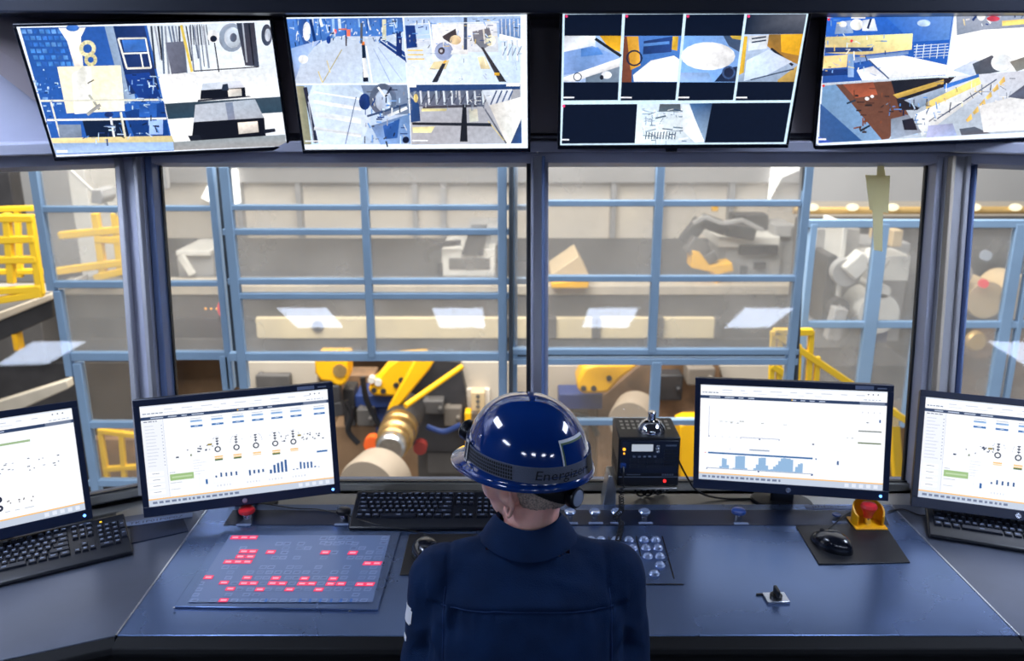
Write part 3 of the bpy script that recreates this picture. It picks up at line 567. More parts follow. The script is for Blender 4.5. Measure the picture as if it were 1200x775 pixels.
p.P([(780, 165), (1320, 110), (1320, 200), (745, 330)], (252, 252, 254)); p.P([(760, 320), (860, 270), (920, 290), (850, 345)], (190, 200, 220)); p.P([(850, 290), (940, 250), (1000, 320), (870, 345)], (90, 96, 110)); p.C(985, 285, 50, 40, (240, 242, 246)); p.P([(1020, 280), (1300, 190), (1300, 250), (1050, 325)], (120, 120, 116))
p.P([(170, 384), (770, 346), (1310, 305), (1290, 590), (150, 650)], (214, 220, 234)); p.P([(170, 392), (260, 380), (440, 635), (155, 650)], (110, 140, 176)); p.P([(160, 470), (350, 640), (155, 650)], (54, 92, 150)); p.P([(230, 384), (480, 368), (560, 520), (470, 630), (440, 635)], (96, 62, 50)); p.P([(262, 384), (400, 372), (420, 430), (320, 445)], (160, 84, 60)); p.C(372, 448, 10, 8, (246, 246, 250)); p.C(395, 438, 8, 7, (246, 246, 250)); p.L(280, 470, 320, 455, 8, (40, 60, 80)); p.L(340, 595, 385, 570, 9, (30, 44, 60))
p.P([(480, 366), (775, 346), (700, 420), (600, 500), (520, 500)], (34, 34, 44)); p.P([(490, 430), (720, 360), (720, 380), (510, 448)], (206, 166, 80)); p.P([(540, 455), (720, 395), (740, 430), (610, 490)], (150, 166, 190)); p.P([(640, 465), (880, 350), (890, 380), (660, 525), (640, 500)], (240, 214, 130)); p.P([(720, 385), (880, 335), (880, 350), (722, 405)], (60, 110, 190)); p.P([(590, 520), (880, 385), (960, 370), (700, 560), (620, 620)], (246, 246, 248)); p.L(690, 540, 960, 360, 5, (60, 70, 100))
for i in range(6): p.P([(820+i*30, 545-i*34), (845+i*30, 515-i*34), (850+i*30, 540-i*34), (828+i*30, 555-i*34)], (240, 196, 110))
p.scatter(470, 440, 700, 620, 60, CG+CB, (2, 6), (8, 40)); p.scatter(700, 350, 1200, 480, 50, CG[1:]+CY, (2, 5), (10, 50)); p.scatter(300, 400, 480, 600, 26, [(70, 46, 40), (120, 70, 50), (110, 66, 50), (50, 40, 40)], (3, 9), (10, 40)); p.scatter(180, 90, 460, 340, 50, CB+CY, (1.5, 5), (6, 30)); p.P([(480, 540), (560, 520), (620, 600), (480, 632)], (150, 160, 180)); p.P([(530, 545), (580, 535), (600, 590), (540, 590)], (30, 34, 50)); p.P([(650, 570), (760, 560), (780, 615), (640, 625)], (170, 180, 220)); p.P([(790, 585), (860, 575), (930, 605), (800, 614)], (90, 96, 110)); p.P([(880, 480), (1290, 380), (1290, 580), (900, 600)], (250, 250, 252)); p.P([(1010, 440), (1120, 360), (1290, 340), (1290, 380), (1080, 450)], (90, 96, 116)); p.P([(150, 620), (215, 645), (152, 650)], (60, 90, 190)); p.B(152, 628, 186, 636, (240, 240, 250)); p.L(168, 380, 770, 346, 4, (206, 220, 240)); p.L(772, 40, 730, 345, 4, (206, 224, 246)); p.C(198, 88, 6, 6, (226, 60, 60)); p.C(174, 389, 7, 6, (226, 60, 60))
finish(p, 'picture', r, M['pic_cctv'], off)
# mounts of the wall screens: each a bracket that carries its screen
for x, y, nm in ((-1.05, 2.66, 'leftmost wall screen'), (-.30, 2.66, 'second wall screen from the left'), (.49, 2.64, 'mostly black wall screen'), (1.29, 2.71, 'rightmost wall screen')):
    mb = MB().box((x-.10, y+.03, 2.10), (x+.10, 2.83, 2.16)); mb.box((x-.03, y+.02, 2.04), (x+.03, y+.05, 2.22))
    tag(mb.build('screen_bracket', M['tray'], bevel=.003), 'black bracket behind the '+nm, 'bracket')

# --- desktop monitors
DZ = .80
def taskbar(p, d=True):
    p.U(0, .925, 1, .937, (248, 190, 110)); p.U(0, .937, 1, 1, (196, 206, 222)); p.dashes(.02, .955, 16, .02, .022, (110, 122, 150), .5); 
    for i in range(5): p.U(.80+i*.038, .948, .822+i*.038, .985, (226, 232, 244))
def header(p):
    p.U(0, 0, 1, 1, (247, 249, 253)); p.U(0, .0, 1, .012, (220, 226, 236)); p.dashes(.01, .075, 5, .018, .009, (110, 124, 150), .25); p.dashes(.12, .045, 9, .05, .008, (196, 202, 214), .9); p.dashes(.12, .075, 6, .06, .006, (214, 218, 226), .9)
    p.U(0, .11, 1, .142, (44, 62, 96)); p.dashes(.05, .121, 4, .05, .010, (190, 202, 222), .5); p.dashes(.5, .121, 4, .03, .010, (180, 192, 216), .8); p.U(.5, .119, .506, .132, (240, 190, 60)); p.U(.86, .11, .99, .142, (110, 122, 146))
    for i in range(3): p.U(.90+i*.025, .03, .906+i*.025, .042, (40, 50, 70))
    p.dashes(.88, .088, 5, .016, .006, (150, 160, 180), .4)
def mimic(p, seed=1):
    r = random.Random(seed); header(p)
    p.U(.0, .142, .11, .925, (238, 241, 248)); p.U(.11, .142, .112, .925, (190, 198, 212))
    p.dashes(.012, .155, 4, .015, .008, (80, 92, 120), .3, r)
    for i in range(13): p.U(.015, .20+i*.033, .085-r.uniform(0, .03), .206+i*.033, (200, 206, 218)); p.U(.098, .20+i*.033, .104, .208+i*.033, (150, 160, 178))
    for i in range(4): p.U(.012, .66+i*.062, .09, .70+i*.062, (252, 253, 255)); p.U(.03, .675+i*.062, .07, .681+i*.062, (130, 140, 160))
    for i, u in enumerate((.25, .36, .47, .575, .68, .785, .915)):
        p.U(u, .165, u+.06, .172, (190, 196, 208)); p.U(u, .185, u+.062, .203, (150, 186, 228)); p.U(u, .188, u+.05, .192, (70, 120, 180)); p.U(u, .235, u+.062, .254, (44, 108, 176)); p.U(u+.02, .24, u+.04, .246, (200, 220, 240))
    for u in (.38, .48, .585, .69, .79):
        v = .50 + (u-.38)*.02
        R0 = .017; 
        for k in range(16):
            a, b = 2*PI*k/16, 2*PI*(k+1)/16; q = 1.775
            p.uv([(u+R0*math.cos(a), v+R0*q*math.sin(a)), (u+R0*math.cos(b), v+R0*q*math.sin(b)), (u+R0*.62*math.cos(b), v+R0*.62*q*math.sin(b)), (u+R0*.62*math.cos(a), v+R0*.62*q*math.sin(a))], (18, 34, 60))
        for k in range(3): p.U(u-.007, v-.115+k*.027, u+.008, v-.103+k*.027, (26, 44, 74)); p.U(u-.002, v-.11+k*.027, u+.002, v-.09+k*.027, (26, 44, 74))
        for k in range(7): a = r.uniform(PI, 2*PI); p.U(u+.032*math.cos(a), v-.06+.07*math.sin(a), u+.005+.032*math.cos(a), v-.054+.07*math.sin(a), (170, 178, 194))
        p.U(u-.02, v+.068, u+.024, v+.082, (244, 196, 120)); p.U(u-.02, v+.088, u+.024, v+.098, (246, 210, 150))
        if r.random() < .6: p.U(u-.02, v+.098, u+.022, v+.115, (84, 110, 70))
    for u0 in (.285, .33, .735, .845, .88, .93):
        for k in range(6): u = u0+r.uniform(-.02, .025); v = .465+r.uniform(-.035, .035); p.U(u, v, u+r.uniform(.004, .012), v+r.uniform(.006, .016), (30, 50, 84))
    p.U(.16, .53, .175, .545, (30, 50, 84)); p.U(.235, .52, .243, .54, (120, 130, 100)); p.L_ = None
    p.U(.33, .435, .352, .452, (150, 130, 40)); p.U(.815, .44, .835, .457, (150, 130, 40)); p.U(.22, .47, .226, .48, (60, 70, 90))
    for k in range(6): p.U(.245, .585+k*.028, .245+r.uniform(.03, .07), .589+k*.028, (206, 210, 220))
    p.U(.12, .70, .243, .765, (158, 190, 130)); p.U(.13, .724, .235, .740, (190, 214, 170)); p.U(.12, .68, .15, .686, (170, 178, 190)); p.U(.12, .785, .18, .791, (180, 186, 198)); p.U(.12, .85, .17, .856, (190, 196, 206))
    p.U(.302, .79, .313, .84, (40, 96, 160)); p.U(.27, .66, .2712, .86, (210, 214, 224))
    for k, h in enumerate((.01, .035, .03, .03, .03)): p.U(.355+k*.027, .775-h, .364+k*.027, .785, (44, 86, 140))
    for k, h in enumerate((.04, .025, .025, .02)): p.U(.535+k*.024, .76-h*.3, .545+k*.024, .765+h, (44, 86, 140))
    for k, h in enumerate((.04, .085, .10, .11, .125)): p.U(.648+k*.021, .81-h, .660+k*.021, .81, (50, 92, 150))
    for k, h in enumerate((.008, .01, .075, .065, .065, .065, .015, .005)): p.U(.775+k*.020, .80-h, .785+k*.020, .80, (60, 100, 155))
    for u in (.36, .52, .64, .77): p.U(u-.015, .68, u-.014, .84, (220, 224, 232)); p.U(u-.015, .84, u+.11, .842, (220, 224, 232)); p.dashes(u, .86, 5, .008, .02, (214, 218, 226), 1.2, r)
    p.U(.915, .63, .975, .648, (60, 110, 170)); taskbar(p)
def monitor(label, c, right, up, fn, w=.56, h=.345, led=True, sticker=True, back=.09, foot=.785):
    r, Ts, sw, sh, off = screen_shell('desktop_monitor', label, 'monitor', c, right, up, w, h, 'mon', (.017, .017, .020, .030), 'desktop monitors on the console')
    p = Pic(Ts, sw, sh); fn(p); finish(p, 'picture', r, M['pic_desk'], off)
    T = frameT(c, right, up); Ti = T.inverted()
    if led: MB().lathe([(.004, .0), (.004, .0015)], 12, Matrix.Translation((w/2-.022, -h/2+.014, .0035))).build('power_light', M['ledblue'], r)
    MB().lathe([(.0075, 0), (.0075, .0008)], 18, Matrix.Translation((0, -h/2+.014, .0042))).build('badge', M['silver'], r)
    if sticker: MB().box((w/2-.105, h/2-.016, .004), (w/2-.055, h/2-.005, .0048)).build('asset_sticker', M['tag'], r); MB().box((w/2-.045, h/2-.013, .004), (w/2-.02, h/2-.009, .0046)).build('badge', M['legend'], r)
    # stand, down to the desk (built in the monitor's own frame)
    up_w = Ti.to_3x3() @ V((0, 0, 1)); base = V(c) + (T.to_3x3() @ V((0, 0, -back))); base.z = foot
    yaw = math.atan2(T.to_3x3().col[0].y, T.to_3x3().col[0].x); Bw = Matrix.Translation(base) @ Matrix.Rotation(yaw, 4, 'Z'); L_ = Ti @ Bw
    k = MB(); n = 28
    prof = [(.095, .0), (.095, .006), (.09, .010), (.03, .013)]
    S = Matrix.Diagonal((1, .66, 1, 1)); k.lathe(prof, n, L_ @ S); k.build('stand_base', M['black'], r)
    k = MB(); k.box((-.035, -.022, .008), (.035, .018, (c[2]-foot)+.02), L_, taper=.8); k.build('stand_neck', M['black'], r, .004)
    MB().box((-.05, -.05, -back-.02), (.05, .05, -.026)).build('stand_hinge', M['black'], r, .006)
    return r
def trend(p):
    header(p); r = random.Random(4)
    p.U(.05, .22, .0515, .53, (120, 130, 160)); p.U(.05, .215, .7, .216, (226, 228, 234)); p.U(.05, .53, .055, .545, (90, 100, 140))
    p.dashes(.11, .375, 3, .025, .004, (150, 156, 150), .5, r); p.dashes(.17, .385, 2, .02, .006, (90, 100, 90), 1.2, r); p.U(.22, .365, .245, .371, (110, 120, 110)); p.U(.34, .375, .355, .381, (140, 146, 140)); p.U(.46, .38, .48, .384, (170, 176, 170))
    for i in range(4): p.U(.085+i*.04, .535, .09+i*.04, .54, (140, 146, 156))
    p.U(.23, .533, .442, .537, (110, 130, 170)); p.U(.228, .533, .231, .548, (60, 80, 130)); p.U(.44, .537, .443, .552, (60, 80, 130)); p.U(.33, .54, .338, .552, (60, 80, 130)); p.U(.62, .56, .63, .575, (90, 100, 130)); p.U(.28, .655, .39, .668, (150, 166, 190)); p.U(.17, .66, .175, .665, (120, 126, 150)); p.U(.02, .64, .64, .642, (232, 226, 232))
    p.U(.05, .705, .625, .722, (36, 100, 160)); p.U(.03, .71, .038, .718, (220, 110, 110)); p.U(.64, .71, .647, .725, (70, 110, 160))
    base = .87
    for u0, hs in ((.115, (.02, .105, .10, .035)), (.19, (.01, .135, .14, .14, .14, .015)), (.305, (.02, .06, .13, .135, .135, .055, .015)), (.40, (.02, .05, .07, .11, .14, .145, .14, .14, .13)), (.52, (.01, .06, .09, .10))):
        for k, h in enumerate(hs): p.U(u0+k*.0135, base-h, u0+(k+1)*.0135+.0003, base, (146, 182, 218))
    p.U(.045, .872, .63, .878, (110, 134, 170)); p.U(.042, .872, .047, .89, (60, 80, 130)); p.U(.33, .878, .338, .892, (60, 80, 130)); p.U(.62, .878, .63, .893, (60, 80, 130))
    p.U(.73, .62, .80, .622, (214, 216, 222)); p.U(.755, .725, .765, .765, (50, 90, 140)); p.U(.74, .66, .79, .661, (220, 222, 226))
    for i in range(4): p.U(.875+i*.03, .21, .879+i*.03, .225, (200, 200, 206))
    p.U(.90, .315, .912, .322, (60, 70, 90)); p.U(.965, .285, .973, .315, (50, 90, 150)); p.U(.86, .40, .98, .413, (130, 136, 132)); p.U(.86, .52, .98, .534, (110, 124, 90)); p.dashes(.8, .48, 2, .01, .006, (150, 156, 160), 1.6, r); taskbar(p)
def mimic_b(p):
    header(p); r = random.Random(9); p.U(.3, .24, .5, .262, (158, 184, 140)); p.U(.62, .235, .78, .255, (158, 184, 140)); p.U(.08, .3, .2, .32, (158, 184, 140))
    for i in range(40): u = r.uniform(.3, .95); v = r.choice((.42, .5, .47))+r.uniform(-.02, .02); p.U(u, v, u+r.uniform(.004, .014), v+.008, r.choice([(90, 100, 120), (40, 60, 90), (170, 176, 190)]))
    for u in (.15, .42, .60):
        for v in (.74, .82): 
            for k in range(14):
                a, b = 2*PI*k/14, 2*PI*(k+1)/14; p.uv([(u, v), (u+.017*math.cos(a), v+.03*math.sin(a)), (u+.017*math.cos(b), v+.03*math.sin(b))], (20, 32, 56))
            p.U(u-.006, v-.008, u+.006, v+.008, (240, 244, 250))
        p.U(u-.0015, .77, u+.0015, .80, (20, 32, 56))
        for k in range(10): uu = u+r.uniform(.03, .16); vv = .79+r.uniform(-.03, .03); p.U(uu, vv, uu+.005, vv+.012, (90, 80, 80))
    p.U(.3, .6, .9, .601, (220, 222, 226)); p.dashes(.55, .86, 4, .04, .006, (180, 186, 196), .6, r); taskbar(p)
monitor('wide black monitor between the left keyboard and the helmeted operator, showing bars and round symbols', (-.803, 2.329, 1.02), (.959, .283, 0), (-.047, .16, .986), lambda p: mimic(p, 2))
monitor('black monitor right of the two-way radio, showing pale blue step bars', (.829, 2.357, 1.04), (.971, -.236, .041), (-.004, .152, .988), trend)
monitor('black monitor cut off by the left edge of the photo, behind the left keyboard', (-1.441, 2.081, 1.037), (.735, .672, -.09), (-.14, .281, .95), mimic_b, sticker=False, back=.12, foot=DZ)
monitor('black monitor cut off by the right edge of the photo, behind the right keyboard', (1.461, 2.247, 1.02), (.951, -.309, 0), (.104, .315, .943), lambda p: mimic(p, 5), sticker=False, back=.12, foot=DZ)
# ------------------------------------------------------------------ console
def D(px, py, z=DZ): return at_z(px, py, z)
def slab(name, pts, z0, z1, m, parent=None, bevel=0):
    return MB().prism([V((x, y, z1)) for x, y in pts], (0, 0, z0-z1)).build(name, m, parent, bevel)
def console(label, top, front, m, body, rail=True):
    r = empty('console_desk', label, 'desk')
    slab('worktop', top, DZ-.022, DZ, m, r, .002)
    a, b = [V((x, y, 0)) for x, y in front]; d = (b-a).normalized(); n = V((d.y, -d.x, 0))
    MB().prism([V((a.x, a.y, DZ-.001)), V((a.x, a.y, DZ-.04)), V((a.x, a.y, DZ-.04))+n*.030, V((a.x, a.y, DZ-.022))+n*.044, V((a.x, a.y, DZ-.010))+n*.036], b-a).build('bullnose', M['edge'], r, .003)
    MB().beam(a+n*.05+V((0, 0, DZ-.058)), b+n*.05+V((0, 0, DZ-.058)), (0, 0, 1), .022, .03).build('front_rail', M['greystl'], r, .004)
    slab('pedestal', body, 0, DZ-.023, M['blackmat'], r)
    return r
console('wide brushed steel centre desk carrying the touch panel and button panel', [(-.934, 1.741), (1.198, 1.741), (1.172, 2.40), (-.934, 2.40)], ((-.934, 1.741), (1.198, 1.741)), M['desk'], [(-.93, 2.02), (1.17, 2.02), (1.165, 2.39), (-.93, 2.39)])
console('scuffed steel left desk wing under the left keyboard', [(-.938, 1.741), (-.938, 2.398), (-1.30, 2.28), (-2.4, 1.86), (-2.4, 1.13)], ((-2.4, 1.13), (-.938, 1.741)), M['deskwing'], [(-.95, 2.10), (-.95, 2.38), (-1.30, 2.26), (-2.35, 1.84), (-2.35, 1.5)])
console('scuffed steel right desk wing under the right keyboard', [(1.202, 1.741), (2.6, 1.15), (2.6, 1.84), (1.50, 2.385), (1.176, 2.40)], ((1.202, 1.741), (2.6, 1.15)), M['deskwing'], [(1.20, 2.10), (2.55, 1.5), (2.55, 1.82), (1.50, 2.36), (1.20, 2.38)])
for x0, y0, x1, y1 in ((-.936, 1.741, -.936, 2.40), (1.20, 1.741, 1.174, 2.40)):
    q = MB().beam((x0, y0, DZ+.0005), (x1, y1, DZ+.0005), (1, 0, 0), .005, .002).build('seam_strip', M['silver'])
    tag(q, 'thin silver strip along the %s seam of the steel desk' % ('left' if x0 < 0 else 'right'), 'seam strip')
rl = MB().prism([V((-1.22, 2.37, .785)), V((-1.1, 2.50, .785)), V((1.32, 2.50, .785)), V((1.5, 2.43, .785)), V((1.45, 2.403, .785)), V((-.93, 2.403, .785)), V((-1.19, 2.325, .785))], (0, 0, -.03)).build('rear_ledge', M['alu'])
tag(rl, 'grey metal ledge behind the desks carrying the monitor feet', 'ledge')
# inset dark strips
def strip(label, pxs, z=.0016):
    pts = [(D(*p).x, D(*p).y) for p in pxs]; o = slab('label_strip', pts, DZ-.0002, DZ+z, M['strip']); return tag(o, label, 'label strip')
strip('dark inset strip behind the touch panel, holding the red mushroom button', [(262, 616), (408, 616), (411, 598.5), (273, 598.5)])
strip('dark inset strip right of the operator carrying clear knobs and the blue knob', [(640, 616.4), (1042, 616), (1034, 598.4), (640, 598.4)])
sp = strip('dark plate with stamped letters beside the left keyboard', [(154, 638), (221, 623.5), (214, 607), (152, 619)], .003)
q = D(182, 611.5, .804); T = Matrix.Translation(q+V((0, .01, .0))) @ Matrix.Rotation(R(19), 4, 'Z')
pl = MB().box((-.10, -.014, -.003), (.10, .014, .0), T).build('letter_plate', M['tag']); tag(pl, 'small grey plate lettered TK1P01P0P0Z beside the left keyboard', 'label plate')
text_on('lettering', 'TK1P01P0P0Z', .022, T @ Matrix.Translation((0, -.001, .0006)), M['lightletter'], pl, 1.15)
q = D(972, 594.5, .801); T = Matrix.Translation(q) @ Matrix.Rotation(R(-1), 4, 'Z')
pl = MB().box((-.075, -.011, -.0007), (.075, .011, .0008), T).build('letter_plate', M['tag']); tag(pl, 'small grey plate lettered J271E1K1P01 below the right monitor', 'label plate')
text_on('lettering', 'J271E1K1P01', .018, T @ Matrix.Translation((0, -.001, .0014)), M['lightletter'], pl, 1.1)

# touch panel
M['pic_base'] = bpy.data.materials.new('printed_key_film'); m = M['pic_base']; m.use_nodes = True
at_ = m.node_tree.nodes.new('ShaderNodeAttribute'); at_.attribute_name = 'pic'; bs = m.node_tree.nodes['Principled BSDF']
m.node_tree.links.new(at_.outputs['Color'], bs.inputs['Base Color']); bs.inputs['Roughness'].default_value = .28
tp = empty('touch_panel', 'grey touch panel with rows of small keys, some glowing pink, left of operator', 'control panel')
q = [D(*p) for p in ((204, 713.5), (262, 624.5), (470, 624.5), (443, 717))]
slab('panel_frame', [(p_.x, p_.y) for p_ in q], DZ, DZ+.006, M['desk'], tp, .0015)
scx = [D(*p, DZ+.007) for p in ((218.5, 706.5), (271, 627.5), (459, 627.5), (434.5, 708))]
x0 = (scx[0].x+scx[1].x)/2; x1 = (scx[2].x+scx[3].x)/2; yb = scx[0].y; yt = scx[1].y
Tp = Matrix.Translation(((x0+x1)/2, (yb+yt)/2, DZ+.0068)); pc = Pic(Tp, x1-x0, yt-yb, 4.286, 200, 570); lit = Pic(Tp, x1-x0, yt-yb, 4.286, 200, 570)
pc.U(0, 0, 1, 1, (102, 122, 160))
def slope(y): return -(y-245)*.67
def key(P_, x, y, w, h, c, c2=None):
    s_ = h*.3
    P_.P([(x-w/2+s_, y-h/2), (x+w/2+s_, y-h/2), (x+w/2-s_, y+h/2), (x-w/2-s_, y+h/2)], c)
    if c2: P_.P([(x-w/3+s_, y-h*.22), (x+w/3+s_, y-h*.22), (x+w/3-s_, y+h*.22), (x-w/3-s_, y+h*.22)], c2)
LIT = [(325, 260), (370, 260), (413, 260), (368, 330), (412, 330), (350, 356), (400, 356), (290, 382), (338, 382), (385, 382), (503, 333), (777, 335), (915, 337), (990, 390), (1036, 390), (190, 460), (268, 487), (300, 518), (384, 462), (368, 490), (415, 490), (448, 521), (528, 464), (512, 490), (560, 491), (597, 521), (672, 466), (660, 492), (708, 492), (744, 522), (817, 467), (803, 493), (856, 493), (952, 495), (1000, 495), (266, 575)]
rr = random.Random(3)
def dimkey(x, y):
    if all(abs(x-a) > 34 or abs(y-b) > 16 for a, b in LIT):
        key(pc, x, y, 36, 17, rr.choice([(126, 146, 184), (118, 138, 176), (132, 150, 188)]), rr.choice([(98, 116, 152), (106, 124, 162), (90, 106, 142)]))
for y in (262, 285): 
    for x in (768, 812, 855, 898, 1076-(y-262)*.3): dimkey(x, y)
for y in (290, 312, 334, 360):
    for x in (370, 545, 585, 655, 695, 790, 835, 925, 968, 1060): 
        if rr.random() < .62: dimkey(x-(y-290)*.3, y)
for y, xs in ((408, (275, 320, 465, 505, 600, 642, 742, 885, 1020)), (434, (300, 400, 450, 495, 540, 588, 634, 680, 730, 822, 875, 970, 1018)), (462, (290, 440, 480, 590, 630, 730, 770, 870, 960, 1010)), (490, (150, 320, 465, 610, 755, 905)), (520, (140, 345, 400, 490, 545, 640, 690, 790, 840, 890, 938, 990)), (548, (125, 290, 380, 430, 930)), (576, (120, 215, 320, 370, 420, 468, 516, 566, 616, 665, 716, 770, 822, 870, 920, 970)), (335, (1050, 1000)), (362, (1040, 990))):
    for x in xs: dimkey(x, y)
for x in (468, 640, 690, 742, 795, 845, 895): pc.P([(x+8, 568), (x+20, 568), (x+14, 586), (x+2, 586)], (60, 112, 186))
for x, y in LIT:
    lit = Pic(Tp, x1-x0, yt-yb, 4.286, 200, 570); key(lit, x, y, 46, 19, (255, 46, 104)); key(lit, x, y, 30, 8, (255, 176, 200)); finish(lit, 'lit_key', tp, M['pic_panel'], Tp.translation+V((0, 0, .0012)))['label'] = 'pink glowing key'
finish(pc, 'touch_screen', tp, M['pic_base'], Tp.translation)

for px, py in ((204, 713), (410, 717)): p_ = D(px, py, DZ+.006); MB().lathe([(.003, 0), (.003, .002)], 10, Matrix.Translation(p_)).build('screw', M['silver'], tp)

# knobs and buttons standing on the strips
def knob(name, label, px, py, col, r, hh, kind='mushroom', group=None, tagplate=True):
    r *= 1.3; hh *= 1.1; p_ = D(px, py, DZ+.0016); e = empty(name, label, 'button' if kind != 'clear' else 'knob', p_, group)
    if kind == 'mushroom':
        MB().lathe([(r*.55, 0), (r*.55, hh*.45), (r*.5, hh*.5)], 20).build('collar', M['chrome'], e)
        MB().lathe([(r*.5, hh*.5), (r*.95, hh*.6), (r, hh*.75), (r*.9, hh*.92), (r*.5, hh)], 24).build('cap', M[col], e)
    elif kind == 'clear':
        MB().lathe([(r*.5, 0), (r*.5, hh*.4)], 18).build('collar', M['silver'], e)
        MB().lathe([(r*.5, hh*.4), (r, hh*.7), (r*1.05, hh*.85), (r*.85, hh), (r*.3, hh*.92)], 22).build('cap', M[col], e)
    if tagplate:
        MB().box((-.021, -r-.021, 0), (.021, -r-.009, .0012)).build('tag_plate', M['tag'], e)
    return e
knob('stop_button', 'red mushroom push button on the dark strip behind the touch panel', 290, 608, 'red', .019, .034)
knob('selector_knob', 'small black knob at the left end of the dark centre keyboard', 403, 608, 'black', .017, .030)
for px, nm in ((668, 'nearest the operator'), (697, 'second from the operator'), (722, 'beside the coiled cord'), (755, 'fourth from the operator, right of the coiled cord')):
    knob('clear_knob', 'clear plastic knob on the dark strip, '+nm, px, 607.5, 'clearb', .013, .024, 'clear', 'clear knobs in front of the radio')
knob('push_button', 'dark blue push button alone on the strip right of the radio', 865, 607, 'blueknob', .017, .026)
knob('key_switch', 'silver ringed button on the strip left of the yellow guarded stop', 980, 607, 'blueknob', .010, .012, 'clear')
# guarded emergency stop
e = empty('emergency_stop', 'red emergency stop inside a yellow open shroud', 'emergency stop', Matrix.Translation(D(1018, 616.5, DZ+.0045)) @ Matrix.Scale(1.12, 4))
mb = MB(); n = 22; pts = []
for r_ in (.036, .0315):
    ring = []
    for i in range(n+1):
        a = R(-35)+R(250)*i/n; ring.append((r_*math.cos(a)*1.15, r_*math.sin(a)+.012))
    pts.append(ring)
vs = []; fs = []
for z in (0, 1):
    for k in (0, 1):
        for i in range(n+1):
            t = i/n; hgt = .030+.030*math.sin(PI*t)
            vs.append((pts[k][i][0], pts[k][i][1], z*hgt))
N1 = n+1
for i in range(n):
    fs += [(i, i+1, 2*N1+i+1, 2*N1+i), (N1+i+1, N1+i, 3*N1+i, 3*N1+i+1), (2*N1+i, 2*N1+i+1, 3*N1+i+1, 3*N1+i), (N1+i, N1+i+1, i+1, i)]
fs += [(0, 2*N1, 3*N1, N1), (n, N1+n, 3*N1+n, 2*N1+n)]
mb.add(vs, fs); mb.build('shroud', M['yellow'], e, .001)
MB().box((-.042, -.022, -.001), (.042, .046, .004)).build('base_plate', M['yellow'], e, .002)
MB().lathe([(.010, .004), (.010, .02), (.012, .022)], 18, Matrix.Translation((0, .012, 0))).build('collar', M['chrome'], e)
MB().lathe([(.011, .02), (.014, .034), (.0205, .046), (.0215, .05), (.018, .057), (.008, .060)], 26, Matrix.Translation((0, .012, 0))).build('cap', M['red'], e)

# button panel right of operator
bp = empty('button_panel', 'steel panel with clear domed buttons right of the operator', 'control panel')
q = [D(*p) for p in ((640, 685.5), (640, 626), (778.5, 626), (803, 685))]
slab('panel_plate', [(p_.x, p_.y) for p_ in q], DZ-.0003, DZ+.001, M['desk'], bp)
def groove(a, b): a = D(*a, DZ+.0015); b = D(*b, DZ+.0015); MB().beam(a, b, (1, 0, 0) if abs(a.x-b.x) < abs(a.y-b.y) else (0, 1, 0), .0035, .0012).build('divider_line', M['black'], bp)
groove((745.3, 628.8), (750.9, 652)); groove((776, 628.6), (789.8, 678)); groove((640, 685), (801, 685)); groove((713.5, 629), (714.5, 650))
dome = MB().lathe([(.0098, 0), (.0100, .003), (.0088, .0045), (.0078, .009), (.0055, .0115), (.002, .0125)], 18)
d0 = None
for px, py in ((754.6, 633.6), (768, 633.6), (756.9, 643.2), (770.8, 643.2), (759.2, 653.1), (773.1, 653.1), (773.4, 663.4), (766.6, 673.4), (736.7, 633.6), (741.4, 643.5), (722, 633.6), (704.5, 633.6), (692.6, 633.6), (680.5, 633.6), (727, 643.5), (743, 653.5), (668, 633.6)):
    if d0 is None: d0 = dome.build('push_button', M['clearb'], bp); d = d0
    else: d = d0.copy(); COL.objects.link(d)
    d.location = D(px, py, DZ+.001); d.scale = (1.45, 1.25, .9)
# rotary switch
e = empty('rotary_switch', 'black rotary switch on a small square silver plate, alone on the right desk', 'switch', Matrix.Translation(D(909.5, 703)) @ Matrix.Rotation(R(3), 4, 'Z') @ Matrix.Scale(1.15, 4))
MB().box((-.025, -.018, 0), (.025, .020, .006)).build('plate', M['silver'], e, .001)
MB().lathe([(.0135, .006), (.0135, .011), (.011, .013)], 22, Matrix.Translation((0, .002, 0))).build('collar', M['black'], e)
MB().box((-.004, -.012, .011), (.004, .014, .028)).build('handle', M['black'], e, .002)
MB().box((-.038, .017, 0), (-.012, .0205, .004)).build('locating_tab', M['black'], e)

